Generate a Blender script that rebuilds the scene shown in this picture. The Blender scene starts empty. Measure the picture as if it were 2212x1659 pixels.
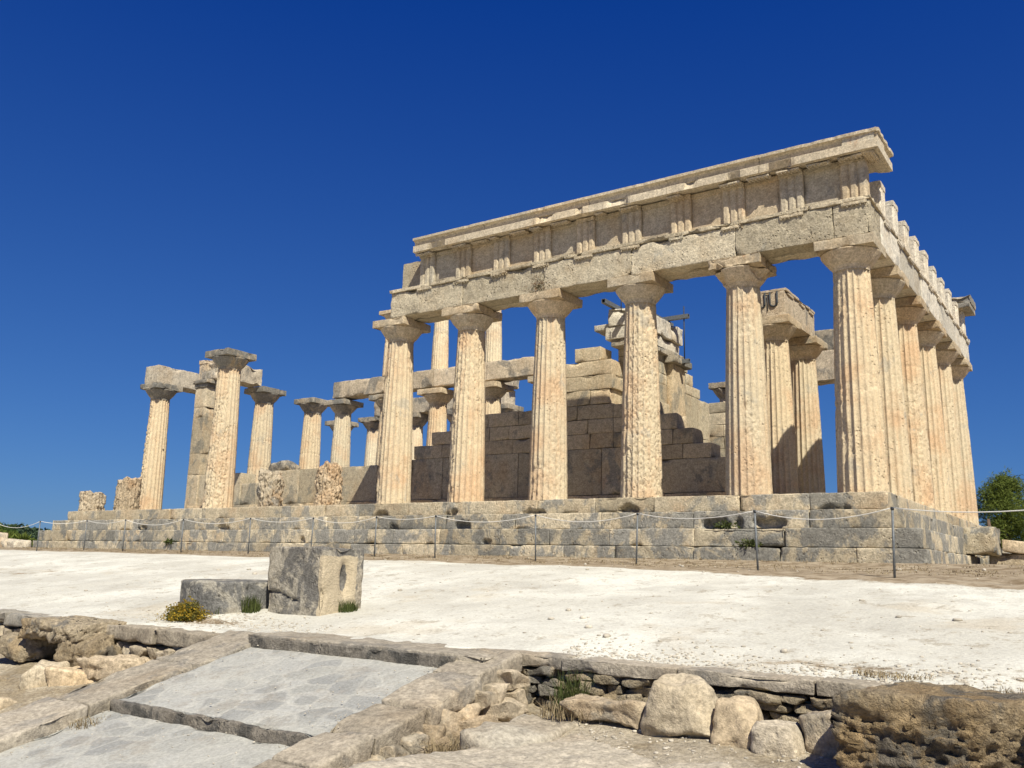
import bpy, math, random
import numpy as np
from mathutils import Matrix, Vector

# ------------------------------------------------------------------ camera, sky, sun, exposure
C = bpy.context.scene.collection
scn = bpy.context.scene
random.seed(7)
CAM = np.array([3.73740409, -18.1758164, -1.58959063])
YAW, PITCH, ROLL = math.radians(-34.64988923), math.radians(11.58279041), math.radians(1.43785444)
FOC = 1916.98432 / 2212 * 36.0
def cam_axes():
    cy, sy, cp, sp = math.cos(YAW), math.sin(YAW), math.cos(PITCH), math.sin(PITCH)
    f = np.array([sy * cp, cy * cp, sp]); r = np.array([cy, -sy, 0.0]); u = np.cross(r, f)
    cr, sr = math.cos(ROLL), math.sin(ROLL)
    return cr * r + sr * u, -sr * r + cr * u, f
r_, u_, f_ = cam_axes()
cd = bpy.data.cameras.new('camera'); cam = bpy.data.objects.new('camera', cd); C.objects.link(cam)
cam.matrix_world = Matrix(((r_[0], u_[0], -f_[0], CAM[0]), (r_[1], u_[1], -f_[1], CAM[1]), (r_[2], u_[2], -f_[2], CAM[2]), (0, 0, 0, 1)))
cd.sensor_width = 36.0; cd.lens = FOC; cd.clip_end = 5000; cd.clip_start = 0.05
scn.camera = cam

SUN_AZ = (0.774, -0.633); SUN_EL = math.radians(50.0)
w = bpy.data.worlds.new('World'); scn.world = w; w.use_nodes = True
nt = w.node_tree; bg = nt.nodes['Background']
sky = nt.nodes.new('ShaderNodeTexSky'); sky.sky_type = 'NISHITA'; sky.sun_disc = False
sky.sun_elevation = SUN_EL; sky.sun_rotation = math.atan2(SUN_AZ[0], SUN_AZ[1])
sky.air_density = 1.0; sky.dust_density = 0.25; sky.ozone_density = 6.0; sky.altitude = 300
sep = nt.nodes.new('ShaderNodeSeparateColor'); cmb = nt.nodes.new('ShaderNodeCombineColor'); nt.links.new(sky.outputs[0], sep.inputs[0])
for ch, (off, pw, k) in enumerate(((.60, .85, .257), (.75, .75, .525), (0.0, .65, 1.06))):   # deep polarised blue of the photograph
    prev = sep.outputs[ch]
    for op, v in (('SUBTRACT', off), ('MAXIMUM', .02), ('POWER', pw), ('MULTIPLY', k)):
        n_ = nt.nodes.new('ShaderNodeMath'); n_.operation = op; n_.inputs[1].default_value = v; nt.links.new(prev, n_.inputs[0]); prev = n_.outputs[0]
    nt.links.new(prev, cmb.inputs[ch])
nt.links.new(cmb.outputs[0], bg.inputs[0])
bg.inputs[1].default_value = 0.085
sd = bpy.data.lights.new('sun', 'SUN'); sun = bpy.data.objects.new('sun', sd); C.objects.link(sun)
sd.energy = 4.6; sd.angle = math.radians(0.5); sd.color = (1.0, 0.94, 0.80)
sv = Vector((SUN_AZ[0] * math.cos(SUN_EL), SUN_AZ[1] * math.cos(SUN_EL), math.sin(SUN_EL)))
sun.rotation_euler = sv.to_track_quat('Z', 'Y').to_euler(); sun.location = (20, -20, 30)
vs = scn.view_settings; scn.display_settings.display_device = 'sRGB'
vs.view_transform = 'Standard'; vs.look = 'None'; vs.exposure = 0.62; vs.gamma = 1; vs.use_curve_mapping = False
scn.cycles.max_bounces = 6; scn.cycles.diffuse_bounces = 3

# ------------------------------------------------------------------ noise
_rs = np.random.RandomState(3)
_perm = np.tile(_rs.permutation(256), 3)
_g = _rs.normal(size=(256, 3)); _g /= np.linalg.norm(_g, axis=1)[:, None]
def noise(P, seed=0):
    P = np.asarray(P, float) + np.array([seed * 17.31 + 100.3, seed * 9.17 + 57.7, seed * 5.41 + 31.9])
    i = np.floor(P).astype(int); f = P - i; u = f * f * f * (f * (f * 6 - 15) + 10)
    i &= 255; out = 0
    for a in (0, 1):
        for b in (0, 1):
            for c in (0, 1):
                h = _perm[_perm[_perm[(i[:, 0] + a) & 255] + ((i[:, 1] + b) & 255)] + ((i[:, 2] + c) & 255)]
                g = _g[h]; d = g[:, 0] * (f[:, 0] - a) + g[:, 1] * (f[:, 1] - b) + g[:, 2] * (f[:, 2] - c)
                wt = (u[:, 0] if a else 1 - u[:, 0]) * (u[:, 1] if b else 1 - u[:, 1]) * (u[:, 2] if c else 1 - u[:, 2])
                out = out + wt * d
    return out * 1.4
def fbm(P, octv=4, seed=0, gain=0.5):
    P = np.asarray(P, float); s = 0; a = 1; t = 0
    for o in range(octv):
        s = s + a * noise(P * 2 ** o, seed + o * 3); t += a; a *= gain
    return s / t * 1.3
def sstep(a, b, x):
    t = np.clip((x - a) / (b - a), 0, 1); return t * t * (3 - 2 * t)

# ------------------------------------------------------------------ mesh helpers
class M:
    """collects quads and tris"""
    def __init__(s): s.V = []; s.F = []; s.n = 0
    def add(s, V, F):
        V = np.asarray(V, float).reshape(-1, 3)
        F = np.asarray(F, int)
        if F.shape[1] == 3: F = np.hstack([F, F[:, 2:3] * 0 - 1])
        s.F.append(np.where(F < 0, -1, F + s.n)); s.V.append(V); s.n += len(V); return s
    def get(s): return np.vstack(s.V), np.vstack(s.F)
def link_mesh(name, V, F, mat, loc, smooth=True, attr=None):
    me = bpy.data.meshes.new(name)
    V = np.asarray(V, float) - np.asarray(loc, float)
    tri = F[:, 3] < 0
    q = F[~tri]; t = F[tri][:, :3]
    loops = np.concatenate([q.ravel(), t.ravel()]).astype(np.int32)
    starts = np.concatenate([np.arange(len(q)) * 4, len(q) * 4 + np.arange(len(t)) * 3]).astype(np.int32)
    me.vertices.add(len(V)); me.vertices.foreach_set('co', V.astype(np.float32).ravel())
    me.loops.add(len(loops)); me.loops.foreach_set('vertex_index', loops)
    me.polygons.add(len(starts)); me.polygons.foreach_set('loop_start', starts)
    me.update(calc_edges=True); me.validate()
    me.polygons.foreach_set('use_smooth', np.full(len(me.polygons), bool(smooth)))
    if attr is not None:
        a = me.attributes.new('mask', 'FLOAT', 'POINT'); a.data.foreach_set('value', np.asarray(attr, np.float32))
    me.materials.append(mat)
    o = bpy.data.objects.new(name, me); C.objects.link(o); return o
def tag(o, label=None, cat=None, group=None, kind=None):
    if label: o['label'] = label
    if cat: o['category'] = cat
    if group: o['group'] = group
    if kind: o['kind'] = kind
    return o
def thing(name, loc, label, cat, group=None):
    o = bpy.data.objects.new(name, None); C.objects.link(o); o.location = loc; o.empty_display_size = 0.2
    o['wl'] = [float(q) for q in loc]; tag(o, label, cat, group, 'thing'); return o
def wl(o): return np.array(o['wl']) if 'wl' in o else np.zeros(3)
def part(name, m, mat, parent, smooth=True, label=None):
    V, F = m.get() if isinstance(m, M) else m
    base = wl(parent)
    o = link_mesh(name, V, F, mat, base, smooth); o.parent = parent
    o['wl'] = [float(q) for q in base]
    if label: o['label'] = label
    return o
def single(name, m, mat, loc, label=None, cat=None, group=None, kind=None, smooth=True, attr=None):
    V, F = m.get() if isinstance(m, M) else m
    o = link_mesh(name, V, F, mat, loc, smooth, attr); o.location = loc
    return tag(o, label, cat, group, kind or 'thing')

def lattice(xs, ys, zs):
    nx, ny, nz = len(xs), len(ys), len(zs)
    ids = {}; quads = []
    def g(i, j, k): return (i * ny + j) * nz + k
    def grid(a, b, fn, flip):
        A, B = np.meshgrid(np.arange(a - 1), np.arange(b - 1), indexing='ij'); A = A.ravel(); B = B.ravel()
        q = np.stack([fn(A, B), fn(A + 1, B), fn(A + 1, B + 1), fn(A, B + 1)], 1)
        quads.append(q[:, ::-1] if flip else q)
    grid(nx, ny, lambda a, b: g(a, b, 0), True); grid(nx, ny, lambda a, b: g(a, b, nz - 1), False)
    grid(nx, nz, lambda a, b: g(a, 0, b), False); grid(nx, nz, lambda a, b: g(a, ny - 1, b), True)
    grid(ny, nz, lambda a, b: g(0, a, b), True); grid(ny, nz, lambda a, b: g(nx - 1, a, b), False)
    Q = np.vstack(quads); u, inv = np.unique(Q, return_inverse=True)
    k = u % nz; j = (u // nz) % ny; i = u // (nz * ny)
    return np.stack([np.asarray(xs)[i], np.asarray(ys)[j], np.asarray(zs)[k]], 1), inv.reshape(Q.shape)
def lines(h, res, r):
    n = max(2, int(round(2 * (h - r) / res)) + 1)
    inner = np.linspace(-(h - r), h - r, n)
    return np.concatenate([[-h, -h + r * .4], inner, [h - r * .4, h]])
def rbox(lo, hi, res=0.08, r=0.02, rough=0.006, freq=3.0, chip=0.03, cfreq=2.3, seed=0, strata=None, rot=0.0, warp=0.0, cthr=.15):
    lo = np.array(lo, float); hi = np.array(hi, float); c = (lo + hi) / 2; h = (hi - lo) / 2
    r = min(r, h.min() * .8)
    P, F = lattice(lines(h[0], res, r), lines(h[1], res, r), lines(h[2], res, r))
    Wd = P + c
    rr = np.clip(r * (0.75 + 1.3 * noise(Wd * 4, seed + 5)), r * .25, r * 1.6)[:, None]
    rr = np.minimum(rr, h.min() * .9)
    q = np.clip(P, -(h - rr), h - rr); d = P - q; L = np.linalg.norm(d, axis=1, keepdims=True); L[L < 1e-9] = 1
    n = d / L; P2 = q + n * np.minimum(rr, L * 10)
    dist = np.sort(h - np.abs(P), axis=1)[:, 1]
    wgt = np.exp(-dist / max(0.05, chip * 2.5))
    S = Wd * np.array([1, 1, strata]) if strata else Wd
    disp = rough * fbm(S * freq, 4, seed) * 1.6
    if chip: disp = disp - chip * wgt * sstep(cthr, .55, noise(Wd * cfreq, seed + 11)) - chip * .25 * wgt * np.abs(noise(Wd * cfreq * 3, seed + 21))
    if warp: P2 = P2 + warp * np.stack([noise(Wd * .9, seed + 31), noise(Wd * .9, seed + 32), noise(Wd * .9, seed + 33)], 1)
    P2 = P2 + n * disp[:, None]
    if rot:
        cr, sr = math.cos(rot), math.sin(rot); P2 = np.stack([cr * P2[:, 0] - sr * P2[:, 1], sr * P2[:, 0] + cr * P2[:, 1], P2[:, 2]], 1)
    return P2 + c, F
def rock(c, size, seed=0, res=0.06, rough=0.06, freq=2.0, strata=None, rot=0.0, rnd=0.45, warp=0.15, pit=0.0, taper=0.0, flat=1.0, cuts=7):
    c = np.array(c, float); h = np.array(size, float) / 2
    P, F = rbox(c - h, c + h, res, h.min() * rnd * 2, 0, 1, 0, seed=seed)
    if cuts:
        rs_ = np.random.RandomState(seed + 500); Q = (P - c) / h
        for _ in range(cuts):
            q_ = rs_.normal(size=3) * np.array([1, 1, .8]); q_ /= np.linalg.norm(q_); dp = Q @ q_; lim = dp.max() * rs_.uniform(.70, .90)
            Q = Q - np.maximum(0, dp - lim)[:, None] * q_
        P = c + Q * h
    D = P - c; n = D / h ** 2; n /= np.linalg.norm(n, axis=1, keepdims=True) + 1e-9
    S = P * np.array([1, 1, strata]) if strata else P
    k = max(.3, min(1.5, h.mean() * 2))
    P = P + h.mean() * 2 * warp * np.stack([noise(P * 1.3 / k, seed + 1), noise(P * 1.3 / k, seed + 2), noise(P * 1.3 / k, seed + 3)], 1)
    d = rough * (fbm(S * freq, 6, seed, .62) - .5 * np.abs(noise(S * freq * 1.7, seed + 9)) - .25 * np.abs(noise(S * freq * 4.3, seed + 19)))
    if pit: d = d - pit * sstep(.18, .5, noise(S * freq * 2.6, seed + 14)) - pit * .6 * sstep(.2, .5, noise(S * freq * 6, seed + 15))
    d = d * (1 - (1 - flat) * sstep(.5, .9, n[:, 2]))
    P = P + n * d[:, None]
    if taper: k_ = 1 - taper * np.clip((P[:, 2] - c[2]) / h[2], -1, 1); P[:, :2] = c[:2] + (P[:, :2] - c[:2]) * k_[:, None]
    if rot:
        cr, sr = math.cos(rot), math.sin(rot); D = P - c; P = c + np.stack([cr * D[:, 0] - sr * D[:, 1], sr * D[:, 0] + cr * D[:, 1], D[:, 2]], 1)
    return P, F
def box(lo, hi):
    P, F = lattice([lo[0], hi[0]], [lo[1], hi[1]], [lo[2], hi[2]]); return P, F
def tube(pts, rad, n=8, closed_ends=True):
    pts = np.asarray(pts, float); V = []; k = len(pts)
    rad = np.broadcast_to(rad, (k,))
    for i in range(k):
        t = pts[min(i + 1, k - 1)] - pts[max(i - 1, 0)]; t /= np.linalg.norm(t) + 1e-9
        a = np.cross(t, [0, 0, 1.0]) if abs(t[2]) < .95 else np.cross(t, [1.0, 0, 0]); a /= np.linalg.norm(a); b = np.cross(t, a)
        for j in range(n):
            an = 2 * math.pi * j / n; V.append(pts[i] + rad[i] * (math.cos(an) * a + math.sin(an) * b))
    F = [[i * n + j, i * n + (j + 1) % n, (i + 1) * n + (j + 1) % n, (i + 1) * n + j] for i in range(k - 1) for j in range(n)]
    if closed_ends:
        V += [pts[0], pts[-1]]; a = k * n
        F += [[a, j + 1 if j + 1 < n else 0, j, -1] for j in range(n)]
        F += [[a + 1, (k - 1) * n + j, (k - 1) * n + (j + 1) % n, -1] for j in range(n)]
    return np.array(V), np.array(F)
def addq(m, VF):
    return m.add(*VF)

# ------------------------------------------------------------------ materials
def nodes(name):
    m = bpy.data.materials.new(name); m.use_nodes = True
    t = m.node_tree; b = t.nodes['Principled BSDF']
    b.inputs['Roughness'].default_value = .93; b.inputs['Specular IOR Level'].default_value = .12
    return m, t, b
class G:
    def __init__(s, t): s.t = t
    def new(s, ty, **k):
        n = s.t.nodes.new(ty)
        for a, v in k.items(): setattr(n, a, v)
        return n
    def pos(s, sc=(1, 1, 1), off=(0, 0, 0)):
        g = s.new('ShaderNodeNewGeometry'); mp = s.new('ShaderNodeMapping'); mp.inputs['Scale'].default_value = sc; mp.inputs['Location'].default_value = off
        s.t.links.new(g.outputs['Position'], mp.inputs[0]); return mp.outputs[0]
    def noise(s, vec, scale, detail=5, rough=.55, dist=0):
        n = s.new('ShaderNodeTexNoise'); n.inputs['Scale'].default_value = scale; n.inputs['Detail'].default_value = detail
        n.inputs['Roughness'].default_value = rough; n.inputs['Distortion'].default_value = dist
        s.t.links.new(vec, n.inputs['Vector']); return n.outputs[0]
    def vor(s, vec, scale, feature='F1', rand=1):
        n = s.new('ShaderNodeTexVoronoi', feature=feature); n.inputs['Scale'].default_value = scale; n.inputs['Randomness'].default_value = rand
        s.t.links.new(vec, n.inputs['Vector']); return n
    def ramp(s, x, a, b, lo=0., hi=1.):
        n = s.new('ShaderNodeMapRange'); n.interpolation_type = 'SMOOTHSTEP'
        for k, v in (('From Min', a), ('From Max', b), ('To Min', lo), ('To Max', hi)): n.inputs[k].default_value = v
        s.t.links.new(x, n.inputs['Value']); return n.outputs[0]
    def mix(s, f, a, b, mode='MIX'):
        n = s.new('ShaderNodeMix', data_type='RGBA', blend_type=mode)
        for i, v in ((0, f), (6, a), (7, b)):
            if isinstance(v, (tuple, list)): n.inputs[i].default_value = (*v, 1)
            elif isinstance(v, (int, float)): n.inputs[i].default_value = v
            else: s.t.links.new(v, n.inputs[i])
        return n.outputs[2]
    def math(s, op, a, b=0.0):
        n = s.new('ShaderNodeMath', operation=op)
        for i, v in ((0, a), (1, b)):
            if isinstance(v, (int, float)): n.inputs[i].default_value = v
            else: s.t.links.new(v, n.inputs[i])
        return n.outputs[0]
    def bump(s, h, strength, dist, bsdf):
        n = s.new('ShaderNodeBump'); n.inputs['Strength'].default_value = strength; n.inputs['Distance'].default_value = dist
        s.t.links.new(h, n.inputs['Height']); s.t.links.new(n.outputs[0], bsdf.inputs['Normal'])
    def out(s, col, bsdf): s.t.links.new(col, bsdf.inputs['Base Color'])
def stone(name, light, warm, grey, warm_amt=.5, grey_amt=.3, dark_amt=.1, pit=.5, bump=1.0, streak=.4, gscale=1.3, pscale=13.0, orange=(.58, .30, .13), orange_amt=.15, cream=None, mottle=1.0):
    m, t, b = nodes(name); g = G(t); p = g.pos()
    w1 = g.ramp(g.noise(p, .9, 5, .6), .62 - .35 * warm_amt, .85 - .35 * warm_amt)
    col = g.mix(w1, light, warm)
    st = g.ramp(g.noise(g.pos((3.2, 3.2, .45)), 1.6, 6, .65), .5, .72)
    col = g.mix(g.math('MULTIPLY', st, streak), col, warm)
    if orange_amt:
        og = g.ramp(g.noise(g.pos((1.4, 1.4, .6), (7, 3, 1)), 1.4, 7, .7), .60, .72); col = g.mix(g.math('MULTIPLY', og, orange_amt * 2), col, orange)
    gn = g.ramp(g.noise(g.pos((1, 1, .75), (3, 9, 4)), gscale, 9, .68, .4), .69 - .34 * grey_amt, .76 - .32 * grey_amt)
    col = g.mix(g.math('MULTIPLY', gn, min(1, .35 + grey_amt)), col, grey)
    dn = g.ramp(g.noise(g.pos((1.5, 1.5, .8), (11, 2, 8)), 2.6, 10, .74, .6), .68 - .25 * dark_amt, .76 - .2 * dark_amt)
    col = g.mix(g.math('MULTIPLY', dn, min(.9, .3 + dark_amt)), col, tuple(c * .28 for c in grey))
    wl_ = g.ramp(g.noise(g.pos((1, 1, 1), (2, 12, 3)), 5.5, 8, .72), .60, .70); col = g.mix(g.math('MULTIPLY', wl_, .35), col, tuple(min(.85, c * 1.25) for c in light))
    fine = g.noise(p, 26, 6, .7); col = g.mix(1.0, col, g.mix(g.ramp(fine, .25, .75), (1 - .38 * mottle,) * 3, (1 + .25 * mottle,) * 3), 'MULTIPLY')
    mid = g.noise(p, 9, 8, .72); col = g.mix(1.0, col, g.mix(g.ramp(mid, .3, .7), (1 - .24 * mottle,) * 3, (1 + .16 * mottle,) * 3), 'MULTIPLY')
    ob = g.new('ShaderNodeObjectInfo').outputs['Random']; col = g.mix(1.0, col, g.mix(ob, (.93, .95, .98), (1.05, 1.0, .95)), 'MULTIPLY')
    v = g.vor(g.pos((1, 1, .8)), pscale); pm = g.ramp(g.noise(g.pos((1, 1, 1), (5, 5, 5)), 1.7, 3), .45, .62)
    pits = g.math('MULTIPLY', g.ramp(v.outputs['Distance'], .30, .08), pm)
    col = g.mix(g.math('MULTIPLY', pits, pit * .35), col, tuple(c * .5 for c in warm))
    if cream:
        at = g.new('ShaderNodeAttribute', attribute_name='mask'); cmk = g.ramp(g.math('ADD', at.outputs['Fac'], g.math('MULTIPLY', g.math('SUBTRACT', g.noise(p, 6, 6, .7), .5), 1.2)), .45, .6)
        col = g.mix(cmk, col, g.mix(g.ramp(fine, .3, .7), tuple(c * .8 for c in cream), cream))
    ge = g.new('ShaderNodeNewGeometry'); isl = ge.outputs['Random Per Island']
    col = g.mix(1.0, col, g.mix(isl, (.80, .79, .77), (1.14, 1.13, 1.12)), 'MULTIPLY')
    h = g.math('ADD', g.math('MULTIPLY', fine, .6), g.math('MULTIPLY', g.noise(p, 70, 3, .6), .35))
    h = g.math('ADD', h, g.math('MULTIPLY', g.noise(p, 7, 6, .7), .45))
    h = g.math('SUBTRACT', h, g.math('MULTIPLY', pits, pit * 1.4))
    g.bump(h, .85 * bump, .035, b); g.out(col, b); return m
CREAM = (.60, .475, .315); WARM = (.56, .385, .225); GREY = (.30, .275, .225)
M_COL = stone('column_limestone', (.63, .545, .39), (.60, .445, .29), (.44, .415, .345), .48, .34, .04, .7, .9, .8, orange_amt=.10, mottle=.6)
M_CAP = stone('capital_limestone', (.54, .46, .33), (.48, .37, .235), (.33, .305, .245), .5, .36, .10, .3, .6, .2, orange=(.30, .14, .06), orange_amt=.25)
M_GCAP = stone('grey_capital_limestone', (.42, .37, .285), (.40, .32, .21), (.235, .225, .195), .4, .72, .32, .3, .7, .2, orange_amt=.05)
M_ARCH = stone('architrave_limestone', (.62, .54, .39), (.56, .45, .295), (.42, .395, .325), .4, .24, .04, .6, 1.7, .2, orange_amt=.10)
M_EARCH = stone('pale_architrave_limestone', (.66, .61, .50), (.56, .47, .34), (.37, .35, .31), .3, .42, .18, .4, .8, .2, orange_amt=.05)
M_FRZ = stone('frieze_limestone', (.52, .45, .33), (.48, .385, .255), (.37, .34, .275), .5, .35, .03, .2, .5, .3, orange_amt=.12)
M_CORN = stone('cornice_limestone', (.60, .53, .40), (.54, .43, .29), (.43, .40, .33), .3, .3, .05, .2, .5, .1, orange=(.36, .17, .07), orange_amt=.25)
M_STEP = stone('step_limestone', (.58, .51, .37), (.50, .405, .27), (.30, .293, .258), .4, .74, .15, .4, 1.2, .25, 1.9, orange_amt=.08)
M_STYL = stone('stylobate_limestone', (.57, .49, .345), (.53, .415, .27), (.30, .29, .25), .5, .55, .06, .4, 1.2, .25, 1.5, orange_amt=.12)
M_WALL = stone('wall_limestone', (.54, .465, .33), (.50, .39, .25), (.28, .268, .22), .42, .45, .34, .2, .9, .55, 1.5, orange_amt=.15)
M_GBLK = stone('lichen_grey_limestone', (.42, .39, .32), (.40, .33, .23), (.19, .185, .17), .35, .72, .42, .4, 1.3, .1, 2.6, orange=(.50, .20, .08), orange_amt=.05)
M_BEAM = stone('weathered_beam_limestone', (.56, .49, .375), (.50, .40, .275), (.27, .26, .23), .4, .5, .22, .5, 1.0, .15, orange_amt=.1)
M_STUMP = stone('eroded_stump_limestone', (.56, .47, .34), (.52, .37, .23), (.30, .285, .25), .4, .4, .15, .9, 1.8, .1, orange_amt=.12)
M_BED = stone('pale_bedrock', (.47, .425, .34), (.43, .37, .28), (.35, .325, .27), .4, .45, .10, .3, .8, .05, 1.8, orange_amt=.0)
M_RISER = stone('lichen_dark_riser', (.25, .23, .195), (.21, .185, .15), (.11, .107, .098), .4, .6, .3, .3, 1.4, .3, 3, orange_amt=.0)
M_ROCK = stone('foreground_rock', (.43, .37, .275), (.38, .30, .20), (.27, .25, .205), .4, .45, .12, .4, .9, .05, 1.8, orange_amt=.05)
M_ROCKT = stone('tan_boulder', (.54, .455, .325), (.48, .375, .235), (.36, .32, .25), .45, .35, .08, .4, .7, .05, 1.8, orange_amt=.05)
M_ROCKD = stone('dark_weathered_rock', (.44, .365, .25), (.42, .31, .175), (.21, .195, .165), .5, .55, .15, .6, 2.0, .05, 1.8, orange_amt=.08)
M_KERB = stone('kerb_stone', (.37, .34, .28), (.34, .295, .225), (.24, .23, .205), .4, .45, .12, .2, .8, .0, 1.4, orange_amt=.03)

# ------------------------------------------------------------------ ground heights
def zterr(x, y):
    x = np.asarray(x, float); y = np.asarray(y, float)
    z = np.interp(y, [-11.6, -10.6, -9.8, -4.7, -2.2, -1.0, 20, 60], [-2.47, -2.405, -2.26, -1.62, -1.49, -1.37, -1.34, -1.40])
    z = z - .03 * np.clip(x - 2, 0, 30) * sstep(-3, 3, y)
    P = np.stack([x * .35, y * .35, x * 0], -1).reshape(-1, 3)
    n = (.05 * noise(P, 2) + .025 * noise(P * 4, 3)).reshape(x.shape)
    return z + n * np.interp(y, [-11.4, -10.5, -2.5, -1.0, 5], [.5, 1, .8, .25, 1])
def zlow(x, y):
    x = np.asarray(x, float); y = np.asarray(y, float)
    zr = np.interp(y, [-60, -18, -14, -12.45, -11.3, -10], [-3.6, -3.22, -3.12, -3.0, -2.80, -2.70])
    zl = np.interp(y, [-60, -18, -13, -11.6, -10], [-3.8, -3.6, -3.40, -3.0, -3.0])
    k = sstep(-4.5, -2.0, x); z = zl * (1 - k) + zr * k - .10 * np.exp(-((x + .75) / .3) ** 2) - 1.2 * sstep(-5.0, -4.7, x) * (1 - sstep(-1.5, -1.2, x))
    P = np.stack([x * .5, y * .5, x * 0], -1).reshape(-1, 3)
    return z + (.06 * noise(P, 5) + .03 * noise(P * 4, 6)).reshape(x.shape)
def sheet(xs, ys, fn):
    X, Y = np.meshgrid(xs, ys, indexing='ij'); Z = fn(X, Y); nx, ny = X.shape
    V = np.stack([X, Y, Z], -1).reshape(-1, 3)
    a = (np.arange(nx - 1)[:, None] * ny + np.arange(ny - 1)[None]).ravel()
    return V, np.stack([a, a + ny, a + ny + 1, a + 1], 1)

def ground_mat():
    m, t, b = nodes('white_limestone_ground'); g = G(t); p = g.pos()
    at = g.new('ShaderNodeAttribute', attribute_name='mask')
    a = g.noise(p, .55, 6, .6); col = g.mix(g.ramp(a, .38, .64), (.53, .515, .45), (.665, .655, .58))
    gr = g.ramp(g.noise(g.pos((1.0, 1.0, 1), (4, 4, 0)), .8, 9, .75), .48, .64); col = g.mix(g.math('MULTIPLY', gr, .7), col, (.455, .44, .385))
    tn = g.ramp(g.noise(g.pos((.5, .6, 1), (9, 2, 0)), .9, 7, .65), .56, .68); col = g.mix(g.math('MULTIPLY', tn, .45), col, (.47, .40, .29))
    sp = g.ramp(g.noise(g.pos((2.0, 2.0, 2)), 1.5, 9, .78), .56, .62); col = g.mix(g.math('MULTIPLY', sp, .75), col, (.36, .32, .25))
    sp2 = g.ramp(g.noise(g.pos((2.6, 2.6, 2.6), (3, 1, 0)), 2.6, 8, .78), .575, .63); col = g.mix(g.math('MULTIPLY', sp2, .6), col, (.30, .26, .20))
    fine = g.noise(p, 30, 6, .7); col = g.mix(1.0, col, g.mix(g.ramp(fine, .3, .7), (.84, .83, .82), (1.06, 1.06, 1.05)), 'MULTIPLY')
    dn = g.noise(g.pos((1.0, 1.4, 1)), 1.5, 9, .74)
    dm = g.ramp(g.math('ADD', at.outputs['Fac'], g.math('MULTIPLY', g.math('SUBTRACT', dn, .5), 1.5)), .42, .60)
    dcol = g.mix(g.ramp(g.noise(g.pos((1.5, 2, 2)), 2.2, 9, .78), .38, .60), (.17, .125, .075), (.36, .30, .215))
    col = g.mix(dm, col, dcol)
    h = g.math('ADD', g.math('MULTIPLY', fine, .5), g.math('MULTIPLY', g.noise(g.pos((1, 1, 1)), 3.5, 9, .74), 1.6)); h = g.math('ADD', h, g.math('MULTIPLY', g.noise(p, 90, 3), .25))
    g.bump(h, .55, .04, b); g.out(col, b); return m
M_GND = ground_mat()
def dirt_mat():
    m, t, b = nodes('rocky_dirt'); g = G(t); p = g.pos()
    a = g.noise(p, 1.1, 8, .65); col = g.mix(g.ramp(a, .40, .60), (.34, .28, .19), (.52, .455, .345))
    col = g.mix(g.math('MULTIPLY', g.ramp(g.noise(g.pos((1, 1, 1), (4, 4, 4)), 2.3, 8, .7), .5, .62), .7), col, (.40, .355, .28))
    fine = g.noise(p, 22, 7, .75); col = g.mix(1.0, col, g.mix(g.ramp(fine, .3, .7), (.62, .6, .58), (1.25, 1.25, 1.24)), 'MULTIPLY')
    v = g.vor(p, 30); col = g.mix(g.math('MULTIPLY', g.ramp(v.outputs['Distance'], .22, .12), g.ramp(g.noise(p, 2.5, 3), .5, .62)), col, (.62, .57, .47))
    h = g.math('ADD', fine, g.math('MULTIPLY', g.noise(p, 5, 7, .7), 1.6)); g.bump(h, .9, .05, b); g.out(col, b); return m
M_DIRT = dirt_mat()
def paving_mat():
    m, t, b = nodes('worn_ramp_paving'); g = G(t); p = g.pos((1, 1, 0.3))
    dist = g.new('ShaderNodeVectorMath', operation='ADD'); nn = g.new('ShaderNodeTexNoise'); nn.inputs['Scale'].default_value = 1.6; nn.inputs['Detail'].default_value = 4
    t.links.new(p, nn.inputs['Vector']); sc = g.new('ShaderNodeVectorMath', operation='SCALE'); sc.inputs['Scale'].default_value = .35
    t.links.new(nn.outputs[1], sc.inputs[0]); t.links.new(p, dist.inputs[0]); t.links.new(sc.outputs[0], dist.inputs[1])
    v = g.vor(dist.outputs[0], 3.3); e = g.vor(dist.outputs[0], 3.3, 'DISTANCE_TO_EDGE')
    sep = g.new('ShaderNodeSeparateColor'); t.links.new(v.outputs['Color'], sep.inputs[0])
    col = g.mix(sep.outputs[0], (.315, .312, .285), (.395, .39, .36))
    col = g.mix(g.ramp(sep.outputs[1], .80, .88, 0, .7), col, (.25, .252, .242))
    ov = g.math('MULTIPLY', g.ramp(v.outputs['Distance'], .46, .34), g.ramp(sep.outputs[2], .40, .55)); col = g.mix(g.math('MULTIPLY', ov, .75), col, (.255, .255, .24))
    jm = g.math('MULTIPLY', g.ramp(e.outputs['Distance'], .09, .02), .45); col = g.mix(jm, col, (.45, .435, .385))
    col = g.mix(g.ramp(g.noise(p, .8, 6, .6), .46, .64, 0, .7), col, (.40, .392, .35))
    col = g.mix(g.ramp(g.noise(p, 3.0, 8, .7), .5, .66, 0, .5), col, (.30, .27, .225))
    fine = g.noise(g.pos(), 34, 6, .7); col = g.mix(1.0, col, g.mix(g.ramp(fine, .3, .7), (.80, .8, .79), (1.12, 1.12, 1.12)), 'MULTIPLY')
    h = g.math('ADD', g.math('MULTIPLY', fine, .5), g.math('MULTIPLY', g.ramp(e.outputs['Distance'], 0, .12), .10)); h = g.math('ADD', h, g.math('MULTIPLY', g.noise(g.pos(), 4, 7, .7), .9))
    g.bump(h, .7, .03, b); g.out(col, b); return m
M_PAVE = paving_mat()
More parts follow.
